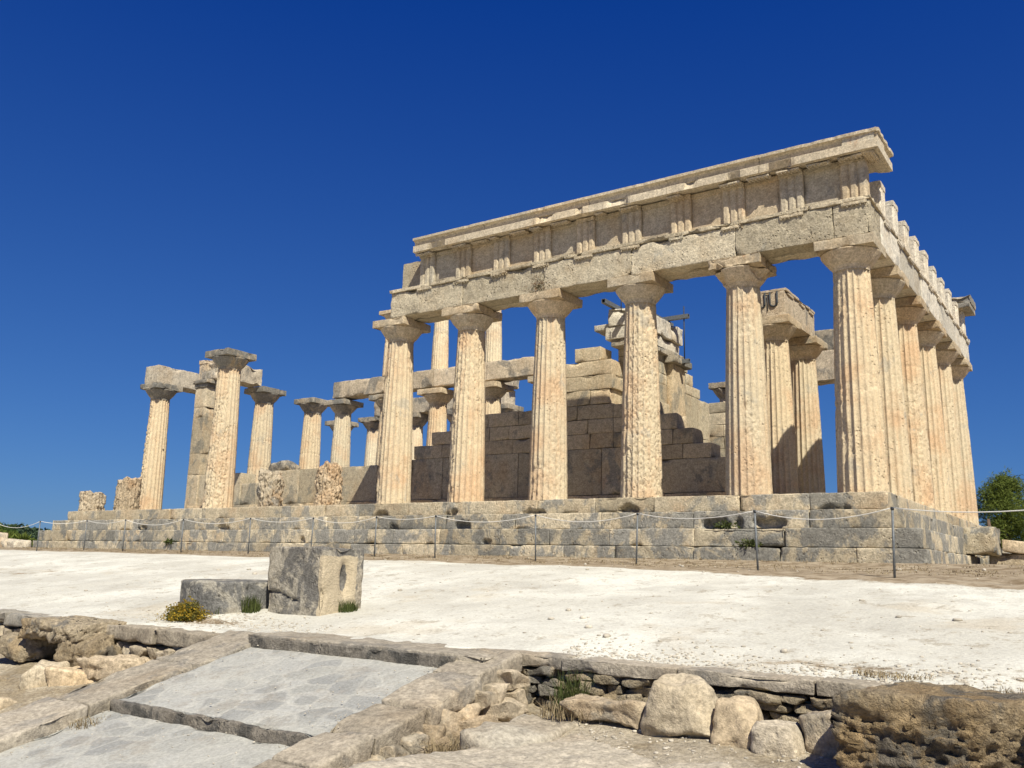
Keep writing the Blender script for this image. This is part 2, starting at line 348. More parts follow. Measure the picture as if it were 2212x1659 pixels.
def plain(name, col, rough=.6, metal=0.0, var=.25, scale=20):
    m, t, b = nodes(name); g = G(t); n = g.noise(g.pos(), scale, 5, .65)
    c = g.mix(g.ramp(n, .3, .7), tuple(x * (1 - var) for x in col), tuple(min(1, x * (1 + var)) for x in col))
    b.inputs['Roughness'].default_value = rough; b.inputs['Metallic'].default_value = metal; g.out(c, b); return m
M_STEEL = plain('galvanised_steel', (.15, .16, .165), .55, .3)
M_STEELD = plain('dark_steel', (.05, .055, .06), .6, .2)
M_ROPE = plain('white_rope', (.72, .70, .64), .9, 0, .12, 120)
def leafmat(name, a, bcol, c=None, scale=2.0):
    m, t, b = nodes(name); g = G(t)
    oi = g.new('ShaderNodeNewGeometry')
    col = g.mix(oi.outputs['Random Per Island'], a, bcol)
    if c: col = g.mix(g.ramp(g.noise(g.pos(), scale, 4), .45, .6), col, c)
    b.inputs['Roughness'].default_value = .7; g.out(col, b)
    tr = g.new('ShaderNodeBsdfTranslucent'); t.links.new(col, tr.inputs[0]); ms = g.new('ShaderNodeMixShader'); ms.inputs[0].default_value = .3
    t.links.new(b.outputs[0], ms.inputs[1]); t.links.new(tr.outputs[0], ms.inputs[2]); t.links.new(ms.outputs[0], t.nodes['Material Output'].inputs[0]); return m
M_PINE = leafmat('pine_needles', (.06, .095, .018), (.21, .25, .055), (.11, .14, .025), 1.2)
M_PINE2 = leafmat('dark_pine_needles', (.035, .065, .015), (.09, .14, .03))
M_BARK = plain('bark', (.12, .085, .06), .9, 0, .4, 12)
M_YEL = leafmat('yellow_flowers', (.28, .17, .02), (.40, .29, .03), (.15, .13, .03), 9)
M_GRN = leafmat('green_leaves', (.045, .06, .02), (.11, .13, .04))
M_HILL_HAZE = leafmat('hazy_hill_foliage', (.045, .075, .045), (.085, .12, .06))  # distance haze put into the leaf colour: lighter, bluer green
M_DRY = leafmat('dry_grass_blades', (.24, .185, .11), (.37, .30, .18))
M_OLIVE = leafmat('dry_shrub', (.09, .085, .04), (.16, .13, .06), (.20, .10, .04), 9)

# ------------------------------------------------------------------ terrain
def fineline(a, b, da, lo, hi, n):
    mid = np.arange(a, b + 1e-6, da)
    left = a - np.geomspace(da, a - lo, n)[::-1] if lo < a else np.array([])
    right = b + np.geomspace(da, hi - b, n) if hi > b else np.array([])
    return np.concatenate([left, mid, right])
EDGE_L, EDGE_R = -11.15, -10.75
def edge_y(x):
    x = np.asarray(x, float)
    return EDGE_L + (EDGE_R - EDGE_L) * sstep(-1.95, -1.65, x) + .25 * sstep(-4.7, -4.4, x) * (1 - sstep(-1.95, -1.65, x))
def terrace():
    xs = fineline(-12, 6.0, .09, -700, 700, 46); ts = np.concatenate([[0], np.arange(0, 10.6, .09), 10.6 + np.geomspace(.1, 900, 60)])
    X, T = np.meshgrid(xs, ts, indexing='ij')
    Y = edge_y(X) + .05 * noise(np.stack([X.ravel() * 1.7, T.ravel() * 0, T.ravel() * 0], 1), 4).reshape(X.shape) * np.exp(-T) + T
    Z = zterr(X, Y)
    Z[:, 0] -= .5
    far = np.hypot(X + 14, Y - 7); Z = Z - 14.0 * sstep(45, 260, far)
    nx, ny = X.shape; V = np.stack([X, Y, Z], -1).reshape(-1, 3)
    a = (np.arange(nx - 1)[:, None] * ny + np.arange(ny - 1)[None]).ravel(); F = np.stack([a, a + ny, a + ny + 1, a + 1], 1)
    x, y = V[:, 0], V[:, 1]
    d = np.interp(x, [-40, -22, -14, -9, -4, 1, 6], [-1.7, -2.4, -2.9, -3.0, -4.0, -5.2, -6.0])   # outer limit of the dry strip
    mk = sstep(-.5, .5, (y - d)) * .95
    e = y - edge_y(x)
    mk = np.maximum(mk, .50 * np.exp(-((e - .55) / .28) ** 2) * sstep(.5, 1.2, x))
    mk = np.maximum(mk, .75 * np.exp(-(((x + 6.3) / 1.1) ** 2 + ((y + 10.55) / .22) ** 2)))
    mk = np.maximum(mk, .45 * np.exp(-(((x + 17) / 4) ** 2 + ((y + 7.5) / 1.0) ** 2)))
    return (V, F), mk
vf, mk = terrace()
o = single('white_terrace_ground', vf, M_GND, (0, 0, 0), kind='structure', attr=mk)
def lower():
    xs = fineline(-12, 6.0, .1, -400, 400, 26); ys = fineline(-16.5, -10.4, .1, -400, -10.3, 26)
    return sheet(xs[np.argsort(xs)], np.unique(np.clip(ys, -400, -10.4)), zlow)
single('lower_ground', lower(), M_DIRT, (0, 0, 0), kind='structure')

# ------------------------------------------------------------------ temple platform
rnd = random.Random(11)
def run(m, lo, hi, axis, blen, gap=.006, res=.085, jit=.012, seed=0, cuts=None, **k):
    """a row of blocks along an axis"""
    a, b = lo[axis], hi[axis]; r = random.Random(seed)
    if cuts is None:
        cuts = [a]
        while cuts[-1] < b - blen * .7: cuts.append(min(b, cuts[-1] + blen * r.uniform(.75, 1.3)))
        if b - cuts[-1] > 1e-6:
            if b - cuts[-1] < blen * .5 and len(cuts) > 1: cuts[-1] = b
            else: cuts.append(b)
    cav = k.pop('cav', ())
    for i in range(len(cuts) - 1):
        l = list(lo); h = list(hi); l[axis] = cuts[i] + gap * r.uniform(.3, 1); h[axis] = cuts[i + 1] - gap * r.uniform(.3, 1)
        for q in range(3):
            if q != axis:
                if q == 2: h[q] -= abs(r.gauss(0, jit * .4))
                else: l[q] += abs(r.gauss(0, jit)); h[q] -= abs(r.gauss(0, jit))
        v, f = rbox(l, h, res, seed=seed * 31 + i, **k)
        for (cx, cz, wx, wz, d) in cav:
            e = ((v[:, 0] - cx) / wx) ** 2 + ((v[:, 2] - cz) / wz) ** 2 + 1.1 * noise(v * 8, 3) + .6 * noise(v * 19, 4); v[:, 1] += d * (1 - sstep(.5, 1.1, e)) * (v[:, 1] < lo[1] + .12)
        m.add(v, f)
    return m
CAV = {0: [(-13.1, -.33, .26, .11, .15), (-10.6, -.33, .26, .13, .14), (-8.1, -.34, .30, .12, .16), (-5.55, -.32, .24, .15, .18), (-1.0, -.34, .3, .09, .13)],
       1: [(-3.35, -.66, .34, .15, .22), (-2.25, -.65, .32, .17, .22), (-2.85, -.64, .08, .15, .15), (-10.0, -.65, .26, .12, .2), (-12.3, -.66, .2, .1, .15), (-19.3, -.66, .25, .1, .16), (-23.5, -.65, .25, .1, .15)],
       2: [(-15.4, -1.04, .1, .1, .12), (-9.0, -1.04, .12, .09, .12)], 3: []}
L, Wd_ = 28.815, 13.77
pf = thing('temple_platform', (-14.4, 6.9, -1.4), 'long stepped limestone platform of three grey steps carrying the whole colonnade', 'platform')
courses = [('stylobate', 0.0, -.35, 0.0, 1.95, M_STYL, None), ('step', -.352, -.725, .335, 2.0, M_STEP, None), ('step', -.728, -1.10, .67, 1.8, M_STEP, None), ('foundation_course', -1.105, -1.62, .76, 1.5, M_STEP, None)]
for ci, (nm, zt, zb, off, bl, mt, _) in enumerate(courses):
    m = M(); D = 1.0
    kw = dict(res=.05, r=.026, rough=.009, freq=3.2, chip=.05, cfreq=1.5, gap=.004, jit=.006, cthr=.25)
    cu = None
    if ci == 0: cu = [-L, -26.9, -25.7, -24.3, -22.6, -20.9, -19.0, -17.1, -15.3, -13.9, -12.1, -10.2, -8.0, -6.4, -4.9, -2.95, -1.48, 0]
    run(m, (-L - off, -off, zb), (off, -off + D, zt), 0, bl, seed=40 + ci, cav=CAV[ci], cuts=cu, **kw)
    run(m, (off - D, -off + D + .004, zb), (off, Wd_ + off - D, zt), 1, bl * 1.5, seed=60 + ci, **kw)
    kw['res'] = .16
    run(m, (-L - off, Wd_ + off - D + .004, zb), (off, Wd_ + off, zt), 0, bl, seed=80 + ci, **kw)
    run(m, (-L - off, -off + D + .004, zb), (-L - off + D, Wd_ + off - D, zt), 1, bl, seed=90 + ci, **kw)
    part(nm, m, mt, pf)
m = M(); m.add(*box((-L + .98, .98, -.5), (-.98, Wd_ - .98, -.012))); part('pavement', m, M_STYL, pf)

# ------------------------------------------------------------------ columns
NF = 20
def shaft(x, y, z0, H, r0=.495, r1=.37, seed=0, ero=(), base=-.35, hfull=None, top=None, pitd=.030, drums=(), nz=None, per=8, amp=.6, big=0.0):
    """fluted tapering shaft; ero: (azimuth deg from -Y toward +X, half width deg, z0, z1, strength)"""
    nth = NF * per; dz = .03 if nz is None else H / nz
    nz = max(6, int(H / dz)); hf = hfull or H
    th = np.arange(nth) / nth * 2 * math.pi; zz = np.linspace(0, 1, nz + 1)
    T, Zr = np.meshgrid(th, zz, indexing='ij')
    topz = np.full(T.shape, H)
    cx, cy = np.sin(T), -np.cos(T)
    if top is not None:
        topz = H + top * fbm(np.stack([cx.ravel() * 1.1, cy.ravel() * 1.1, T.ravel() * 0 + seed], 1), 3, seed + 7).reshape(T.shape)
    Z = Zr * topz
    q = Z / hf; rb = r0 + (r1 - r0) * q + .012 * np.sin(np.clip(q, 0, 1) * math.pi)
    tf = (T / (2 * math.pi) * NF) % 1.0
    dep = .052 * rb / .45
    fl = rb - dep * np.sqrt(np.clip(1 - (2 * tf - 1) ** 2, 0, 1)) * .95
    Wp = np.stack([x + rb * cx, y + rb * cy, z0 + Z], -1).reshape(-1, 3)
    bias = np.full(T.shape, base)
    for (a, hw, za, zb, s) in ero:
        da = np.abs((np.degrees(T) - a + 180) % 360 - 180)
        bias = np.maximum(bias, base + (s - base) * (1 - sstep(hw * .7, hw * 1.3, da)) * sstep(za - .35, za + .25, Z) * (1 - sstep(zb - .25, zb + .35, Z)))
    n1 = fbm(Wp * np.array([1.6, 1.6, .9]), 4, seed).reshape(T.shape) - .18
    mk = sstep(-.04, .10, n1 + .35 * fbm(Wp * 5, 3, seed + 17).reshape(T.shape) + bias)
    er = .6 * fl + .4 * (rb - dep * .95) + amp * (.018 * fbm(Wp * np.array([10, 10, 8]), 4, seed + 3, .65).reshape(T.shape) - pitd * sstep(.10, .30, noise(Wp * np.array([23, 23, 19]), seed + 4)).reshape(T.shape) - .25 * pitd * sstep(.15, .3, noise(Wp * np.array([9, 9, 6.5]), seed + 14)).reshape(T.shape)
         - .010 * sstep(.1, .45, noise(Wp * np.array([4, 4, 3]), seed + 6)).reshape(T.shape)) - .012 * amp * np.clip(bias, 0, 1)
    if big: er = er - .3 * big + big * (fbm(Wp * 2.6, 5, seed + 41, .6) - .5 * np.abs(noise(Wp * 5, seed + 43))).reshape(T.shape)
    r = fl * (1 - mk) + np.minimum(er, rb + .01) * mk
    r = r + .006 * fbm(Wp * 9, 4, seed + 8).reshape(T.shape)
    for zd in drums: r = r - .012 * np.exp(-((Z - zd - .01 * np.sin(T * 2 + seed)) / .022) ** 2)
    V = np.stack([x + r * cx, y + r * cy, z0 + Z], -1)
    n = nz + 1
    idx = np.arange(nth)[:, None] * n + np.arange(nz)[None]; idn = ((np.arange(nth) + 1) % nth)[:, None] * n + np.arange(nz)[None]
    F = np.stack([idx, idn, idn + 1, idx + 1], -1).reshape(-1, 4)
    V = V.reshape(-1, 3); m = M(); m.add(V, F)
    # cap
    ringv = [V.reshape(nth, n, 3)[:, -1]]; c = ringv[0].mean(0); rings = []
    for k, f in enumerate((.8, .55, .3)):
        R = c + (ringv[0] - c) * f
        if top is not None: R[:, 2] += .12 * top * 2 * fbm(R * 4, 3, seed + 12) + top * .25 * (1 - f)
        rings.append(R)
    allr = [ringv[0]] + rings; cc = c.copy()[None]
    VV = np.vstack(allr + [cc]); FF = []
    for k in range(3):
        a = k * nth + np.arange(nth); b = k * nth + (np.arange(nth) + 1) % nth
        FF.append(np.stack([a, b, b + nth, a + nth], 1))
    a = 3 * nth + np.arange(nth); b = 3 * nth + (np.arange(nth) + 1) % nth; ce = np.full(nth, 4 * nth)
    FF.append(np.stack([a, b, ce, ce], 1)[:, :4])
    F3 = FF[-1].copy(); F3[:, 3] = -10 ** 9
    V0 = m.n; m.V.append(VV); m.F.append(np.vstack([np.vstack(FF[:-1]) + V0, np.where(F3 < 0, -10 ** 9, F3 + V0)])); m.n += len(VV)
    return m
def echinus(x, y, z0, h, ra, rb, seed=0, n=64, broken=0.0):
    prof = [(ra * .995, -.06), (ra * 1.0, 0), (ra * 1.035, .01), (ra * 1.035, .022), (ra * 1.05, .026), (ra * 1.05, .036), (ra * 1.07, .045)]
    for t in np.linspace(.16, 1, 12): prof.append((ra * 1.07 + (rb - ra * 1.07) * (t ** .92), .045 + (h - .045) * (t ** 1.12) * .93))
    prof += [(rb * 1.004, h * .97), (rb * .985, h), (0.01, h)]
    th = np.arange(n) / n * 2 * math.pi; V = []
    for r, z in prof: V.append(np.stack([x + r * np.sin(th), y - r * np.cos(th), np.full(n, z0 + z)], 1))
    V = np.vstack(V); c = np.array([x, y, 0]); d = V - c; d[:, 2] = 0; d /= np.linalg.norm(d, axis=1, keepdims=True) + 1e-9
    dd = .006 * fbm(V * 5, 3, seed) - (broken + .012) * sstep(.15, .5, noise(V * 2.2, seed + 3)) - broken * .6 * np.abs(noise(V * 7, seed + 5)) * sstep(.05, .4, noise(V * 2.2, seed + 3))
    V = V + d * dd[:, None]
    k = len(prof); i = (np.arange(k - 1)[:, None] * n + np.arange(n)[None]); j = (np.arange(k - 1)[:, None] * n + ((np.arange(n) + 1) % n)[None])
    return V, np.stack([i, j, j + n, i + n], -1).reshape(-1, 4)
def column(x, y, label, z0=0.0, Hs=4.70, r0=.495, r1=.37, ca=.34, rb=.605, aw=.60, ah=.225, seed=0, grey=False, group='fluted columns of the ruined temple', chipa=.04, broken=0.0, smat=None, name='fluted_column', **k):
    t = thing(name, (x, y, z0), label, 'column', group)
    part('shaft', shaft(x, y, z0, Hs, r0, r1, seed, **k), smat or M_COL, t)
    cm = M_GCAP if grey else M_CAP
    m = M(); m.add(*echinus(x, y, z0 + Hs, ca, r1, rb, seed, broken=broken)); cap = part('capital', m, cm, t)
    zt = z0 + Hs + ca
    m = M(); m.add(*rbox((x - aw, y - aw, zt + .002), (x + aw, y + aw, zt + ah), .07, .015, .006, 3, chipa, 2.6, seed + 70)); part('abacus', m, cm, cap)
    return t
def kx(k): return -.57 if k == 0 else (-.57 - 2.36 - 2.561 * (k - 1) if k < 11 else -28.245)
JY = [.57, 2.96, 5.576, 8.194, 10.81, 13.2]
FZ, FL = 5.272, 'near'
# ero entries: azimuth from the long front (0) toward the short front (90)
column(kx(0), .57, 'massive corner column at the meeting of the long and short fronts, sharp flutes', seed=1, grey=False, chipa=.07, ero=[(0, 45, .1, 4.0, -.02), (330, 25, 0, 4.6, -.05)], base=-.28, pitd=.02)
column(kx(1), .57, 'column with crumbled broken capital corner, next left of the corner column', seed=2, broken=.10, chipa=.22, ero=[(35, 28, 0, 2.0, .25), (20, 30, 3.6, 4.7, .3)], base=-.35)
column(kx(2), .57, 'column pitted all over like a sponge, third from the corner on the long front', seed=3, ero=[(45, 60, 0, 4.6, .55), (0, 40, 0, 1.2, .6)], base=-.25, pitd=.05, amp=.55)
column(kx(3), .57, 'column below the tuft of dry weed, cracked and eroded down its right side', seed=4, ero=[(55, 26, .0, 4.6, .35), (20, 50, 0, .9, .1)], base=-.3)
column(kx(4), .57, 'column eroded rough at its upper shaft, fourth along from the corner column', seed=5, ero=[(40, 60, 2.2, 4.7, .35), (60, 25, 0, 2.5, .2), (330, 20, 0, 4.6, .1)], base=-.2)
column(kx(5), .57, 'leftmost column still carrying the long architrave, scarred at its foot', seed=6, ero=[(0, 50, 0, .8, .3), (320, 20, 0, 2.6, .3)], base=-.3)
column(kx(8), .57, 'freestanding tall column with full grey capital and badly gouged lower shaft', seed=7, grey=True, ero=[(35, 48, 0, 2.6, .7), (0, 50, 0, 4.5, .25), (20, 25, 2.6, 3.6, .5)], base=-.2, pitd=.045, amp=.75, drums=(4.3,), chipa=.06)
fc = ['second column of the short front, smooth and pale, just behind the corner column', 'third column of the short front with a mortared drum and a dark gouged flank', 'fourth column of the short front, orange stained below its capital', 'fifth column of the short front, grey streaked flutes', 'last column of the short front, beside the green pine']
fe = [[], [(60, 45, 0, 3.2, .3)], [(40, 40, .3, 3, .05)], [(90, 40, .5, 4, .05)], []]
for j in range(1, 6): column(kx(0), JY[j], fc[j - 1], seed=10 + j, ero=fe[j - 1], base=-.33, grey=False, drums=(3.55,) if j == 2 else ())
column(kx(11), JY[1], 'column at far left with a beam end on its capital, left flank eaten away', seed=20, grey=True, ero=[(320, 55, 0, 4.3, .75), (350, 30, 0, 1.6, .7)], base=-.35, pitd=.04, amp=.9)
# porch columns
column(-3.86, 5.576, 'nearer of two porch columns under the block with loop grooves, foot in shadow', seed=22, base=-.3, ero=[(20, 60, 4.2, 4.7, .3)])
column(-3.86, 8.194, 'farther porch column with patched bell capital, half in shadow', seed=23, base=-.3)
column(-25.0, 5.576, 'drum built porch column under a broken beam end, right of the tall anta pier', seed=24, grey=True, base=-.35, drums=(.85, 1.0, 2.05, 3.1))
column(-25.0, 8.25, 'short looking column with intact grey capital and nothing above, left of the inner colonnade', seed=25, grey=True, base=-.35, drums=(2.9,))
# far flank
for k_, lab, br in ((1, 'far side column hidden behind the corner column', 0), (2, 'far side column behind the second porch column', 0), (3, 'far side column with chewed capital, seen left of the column beside the corner', .14),
                    (9, 'far side column under a grey beam, seen between the leftmost two architrave columns', 0), (10, 'far side column with a chipped abacus under a beam end', .04), (11, 'far corner column whose abacus peeks out behind the inner colonnade', .02)):
    column(kx(k_), 13.2, lab, seed=30 + k_, grey=True, broken=br, chipa=.16 if br > .05 else .05, base=-.3, nz=40, per=4)
# stumps
def stump(x, y, H, label, seed, **k):
    t = thing('column_stump', (x, y, 0), label, 'column stump', 'broken column stumps')
    part('shaft', shaft(x, y, 0, H, .48, .40, seed, hfull=4.7, **k), M_STUMP, t); return t
stump(kx(6), .57, 1.30, 'ragged grey stump with pointed top, nearer to the architrave columns', 41, base=.75, top=.55, amp=1.0, pitd=.035, big=.11)
stump(kx(7), .57, 1.05, 'ragged leaning stump left of the pointed grey stump, undercut on one side', 42, base=.75, top=.35, amp=1.0, pitd=.035, big=.13)
stump(kx(10), .57, 1.10, 'tall orange stump of a column standing close to the eaten away column', 43, base=.5, top=.3, amp=1.0, big=.07)
stump(kx(11), .57, .68, 'lowest rounded stump at the far left corner of the platform', 44, base=.4, top=.25, amp=.9, big=.06)

# ------------------------------------------------------------------ long entablature
cols6 = [kx(k) for k in range(6)]
en = thing('long_entablature', (-6.6, .57, 5.27), 'long beam course with frieze and cornice on the six columns of the long front', 'entablature')
cuts = [-13.15, kx(4) + .05, kx(3) + .1, kx(2) + .02, kx(1) + .05, -.76, -.015]
ab = M(); run(ab, (-13.15, .015, 5.272), (-.015, .55, 6.0), 0, 2.5, cuts=cuts, res=.055, r=.02, rough=.022, freq=2.6, chip=.06, cfreq=1.8, seed=5, jit=.012)
run(ab, (-13.15, .554, 5.272), (-.015, 1.0, 6.0), 0, 2.5, cuts=cuts, res=.12, r=.02, rough=.015, chip=.05, seed=6)
part('architrave', ab, M_ARCH, en)
tx = M(); run(tx, (-13.2, -.03, 6.002), (.03, 1.0, 6.10), 0, 1.6, res=.05, r=.012, rough=.008, chip=.05, cfreq=3.2, seed=7, gap=.003)
def gutta(m, x, y, zt, r=.02, h=.035):
    addq(m, tube([(x, y, zt), (x, y, zt - h)], [r * .85, r], 6))
trx = [-.40] + [kx(0) - .17 - 1.25 * .98] + []
trx = [-.325, -1.62] + [kx(1) - 1.2805 * i for i in range(8)]
for i, x in enumerate(trx):
    rgm = M()
    if i in (3,): lo_, hi_ = x - .26, x + .1
    else: lo_, hi_ = x - .26, x + .26
    rgm.add(*rbox((lo_, -.025, 5.925), (hi_, .1, 6.0), .06, .01, .004, 4, .03, 4, seed=i + 200))
    for q in range(6):
        gx = x - .22 + q * .088
        if gx < hi_ and (i * 7 + q * 5) % 11: gutta(rgm, gx, .0, 5.927)
    part('regula', rgm, M_ARCH, en)
part('taenia', tx, M_ARCH, en)
def tri_profile(w, d0, dep=.036):
    u = w / 6.0  # half channel, femur, channel, femur, channel, femur, half channel
    g = w / 9
    xs = [(-w / 2, dep), (-w / 2 + g * .75, 0), (-w / 2 + g * 2.25, 0), (-w / 2 + g * 3, dep), (-w / 2 + g * 3.75, 0), (-w / 2 + g * 5.25, 0), (-w / 2 + g * 6, dep), (-w / 2 + g * 6.75, 0), (-w / 2 + g * 8.25, 0), (w / 2, dep)]
    return xs
def triglyph(m, x, y, z0, z1, w=.52, d=.3, axis=0, seed=0, band=.13, back=None):
    pr = tri_profile(w, d); zt = z1 - band; nz = 8
    V = []; zs = np.linspace(z0, zt, nz)
    pts = [(p[0], p[1]) for p in pr] + [(w / 2, d), (-w / 2, d)]
    for z in zs:
        for (a, b) in pts: V.append((a, b, z))
    V = np.array(V); V[:, 1] += .006 * noise(V * 6 + x * 3 + y * 5, seed); n = len(pts)
    F = [[i * n + j, i * n + (j + 1) % n, (i + 1) * n + (j + 1) % n, (i + 1) * n + j] for i in range(nz - 1) for j in range(n)]
    bV, bF = rbox((-w / 2 - .002, -.012, zt), (w / 2 + .002, d + .003, z1), .08, .012, .005, 4, .03, 3, seed)
    def tr(V):
        V = np.asarray(V, float)
        if axis == 0: return np.stack([x + V[:, 0], y + V[:, 1], V[:, 2]], 1)
        return np.stack([x - V[:, 1], y + V[:, 0], V[:, 2]], 1)
    F = np.array(F)
    m.add(tr(V), F if axis == 0 else F); m.add(tr(bV), bF); return m
ZF0, ZF1 = 6.102, 7.02
for i, x in enumerate(trx):
    m = M(); w_ = .52
    triglyph(m, x, .055, ZF0, ZF1, w_, .32, 0, i); part('triglyph', m, M_FRZ, en, smooth=False)
for i in range(len(trx) - 1):
    a, b = trx[i + 1] + .262, trx[i] - .262
    m = M(); m.add(*rbox((a, .15, ZF0), (b, .38, ZF1 - .003), .1, .008, .006, 3, .015, 3, seed=300 + i)); m.add(*rbox((a, .115, ZF1 - .115), (b, .153, ZF1 - .006), .1, .006, .003, 3, .01, 3, seed=320 + i)); part('metope', m, M_FRZ, en)
m = M(); run(m, (-12.2, .40, ZF0), (-.14, .64, ZF1 - .01), 0, 1.6, res=.2, seed=12)
part('frieze_backing', m, M_FRZ, en)
m = M(); m.add(*rbox((-13.1, .42, ZF0), (-12.21, .80, 7.02), .06, .015, .008, 3, .04, 2, seed=77)); part('backing_block', m, M_ARCH, en, label='pale plain block at the left end, behind the frieze line')
# cornice: profile (y,z) extruded along x
def cornice(axis, a, b, seed, out0, sgn=1, res=.07):
    # profile in (o = outward, z): o measured outward from the frieze face
    pr = [(-.36, 7.05), (-.02, 7.05), (.02, 7.035), (.06, 7.015), (.24, 6.985), (.27, 6.975), (.28, 6.99), (.33, 6.985), (.34, 6.99), (.34, 7.165), (.325, 7.175), (.275, 7.18), (.27, 7.2), (.28, 7.29), (.305, 7.315), (.375, 7.33), (.38, 7.39), (.355, 7.405), (.1, 7.415), (-.36, 7.415)]
    dense = []
    for i in range(len(pr)):
        p, q = np.array(pr[i]), np.array(pr[(i + 1) % len(pr)]); k = max(1, int(np.linalg.norm(q - p) / .09))
        for s in range(k): dense.append(p + (q - p) * s / k)
    D = np.array(dense); n = len(D); xs = np.linspace(a, b, max(3, int(abs(b - a) / res) + 1))
    V = np.zeros((len(xs), n, 3))
    V[:, :, 0] = xs[:, None]; V[:, :, 1] = D[None, :, 0]; V[:, :, 2] = D[None, :, 1]
    W = V.reshape(-1, 3).copy(); nn = sstep(.34, .46, noise(W * np.array([1.3, 2, 2]), seed)) * sstep(.1, .26, W[:, 1]) * (W[:, 2] < 7.19)
    W[:, 1] -= .10 * nn * (1 + .6 * noise(W * 7, seed + 1)); W[:, 2] += .05 * nn * (W[:, 2] < 7.0)
    W[:, 1] -= .018 * sstep(.2, .5, noise(W * np.array([4, 1, 1]), seed + 4)) * (W[:, 2] > 7.31) * (W[:, 1] > .28)
    W[:, 1:] += .003 * np.stack([noise(W * 4, seed + 2), noise(W * 4, seed + 3)], 1)
    i = np.arange(len(xs) - 1)[:, None] * n + np.arange(n)[None]; j = np.arange(len(xs) - 1)[:, None] * n + ((np.arange(n) + 1) % n)[None]
    F = np.stack([i, i + n, j + n, j], -1).reshape(-1, 4)
    # end caps as fans
    c0 = len(W); W = np.vstack([W, [[a, .0, 7.2]], [[b, .0, 7.2]]])
    e0 = [[c0, q, (q + 1) % n, -10 ** 9] for q in range(n)]; o_ = (len(xs) - 1) * n
    e1 = [[c0 + 1, o_ + (q + 1) % n, o_ + q, -10 ** 9] for q in range(n)]
    F = np.vstack([F, e0, e1])
    if axis == 0: P = np.stack([W[:, 0], out0 - W[:, 1], W[:, 2]], 1)
    else: P = np.stack([out0 + W[:, 1], W[:, 0], W[:, 2]], 1)
    return P, F
cuts = [-12.15, -9.7, -8.1, -6.5, -4.4, -2.2, .262]
for i in range(len(cuts) - 1):
    m = M(); addq(m, cornice(0, cuts[i] + .004, cuts[i + 1] - .004, 50 + i * 7, .075 + .005 * (i % 2)))
    part('cornice_block', m, M_CORN, en, False)
m = M(); addq(m, cornice(1, -.243, 1.15, 99, -.075)); part('cornice_block', m, M_CORN, en, False, label='corner cornice block turning onto the short front')
rm = random.Random(5)
mx = sorted(set([x for x in trx] + [(trx[i] + trx[i + 1]) / 2 for i in range(len(trx) - 1)]))
for i, x in enumerate(mx):
    if i in (1, 8, 11, 13): continue
    mu = M()
    w0, w1 = x - .25, x + .25
    if i in (4, 6, 9, 12): w1 = x + rm.uniform(-.1, .1)
    y0 = -.17 if i not in (3, 10) else -.10
    v, f = rbox((w0, y0, 6.945), (w1, .06, 6.985), .05, .006, .003, 4, .02, 4, seed=400 + i); v[:, 2] += .13 * (v[:, 1] - .06) + .01; mu.add(v, f)
    for r_i in range(3):
        for q in range(6):
            gx = w0 + .04 + q * .084
            if gx > w1 - .02 or rm.random() < .12: continue
            gy = -.145 + r_i * .075
            if gy < y0 + .02: continue
            gutta(mu, gx, gy, 6.957 + .13 * (gy - .06), .016, .035)
    part('mutule', mu, M_CORN, en)
mu = M(); v, f = rbox((-.08, -.16, 6.945), (.165, .40, 6.985), .05, .006, .003, 4, .02, 4, seed=440); v[:, 2] += -.13 * (v[:, 0] + .08) + .01; mu.add(v, f)
for q in range(7):
    for r_i in range(3): gutta(mu, -.02 + r_i * .075, -.12 + q * .08, 6.957 - .13 * (.06 + r_i * .075), .016, .035)
part('mutule', mu, M_CORN, en)

# ------------------------------------------------------------------ short front entablature
ee = thing('short_entablature', (-.57, 7.2, 5.27), 'pale beam course with a row of upright grooved blocks over the short front', 'entablature')
m = M(); cutsy = [1.005] + [JY[j] for j in range(1, 5)] + [13.75]
run(m, (-1.0, 1.005, 5.272), (-.015, 13.75, 6.0), 1, 2.5, cuts=cutsy, res=.09, r=.015, rough=.008, chip=.03, cfreq=2.2, seed=15); part('architrave', m, M_EARCH, ee)
m = M(); run(m, (-1.0, 1.01, 6.002), (.03, 13.80, 6.10), 1, 1.5, res=.07, r=.012, rough=.006, chip=.06, cfreq=3, seed=17, gap=.003); part('taenia', m, M_EARCH, ee)
ty = [1.72] + [2.96 + 1.309 * i for i in range(9)]
ty[-1] = 13.38
for i, y in enumerate([1.62] + [2.96 + 1.29 * q for q in range(8)] + [13.38]):
    rg = M()
    rg.add(*rbox((-.1, y - .26, 5.93), (.025, y + .26, 6.0), .06, .01, .004, 4, .03, 4, seed=i + 500))
    for q in range(6): gutta(rg, .0, y - .22 + q * .088, 5.932)
    part('regula', rg, M_EARCH, ee)
ty = [1.0, 1.72 + .55] 
ty = [1.62] + [2.96 + 1.29 * i for i in range(8)] + [13.38]
for i, y in enumerate(ty):
    m = M(); triglyph(m, -.055, y, 6.103, 6.95 + .03 * math.sin(i * 2.1), .50, .36, 1, i + 40)
    part('triglyph', m, M_EARCH, ee, smooth=False)
m = M(); m.add(*rbox((-.80, 13.0, 6.103), (-.46, 13.66, 6.9), .1, .02, .008, 3, .04, 3, seed=541)); part('frieze_backing', m, M_EARCH, ee)
m = M(); m.add(*rbox((-.75, 12.75, 6.96), (.22, 13.98, 7.13), .07, .02, .006, 3, .05, 2.5, seed=540)); m.add(*rbox((-.72, 12.85, 7.132), (.25, 14.02, 7.40), .07, .02, .01, 3, .12, 2.0, seed=542)); part('cornice_block', m, M_GCAP, ee, label='lone grey cornice block left on the far corner')

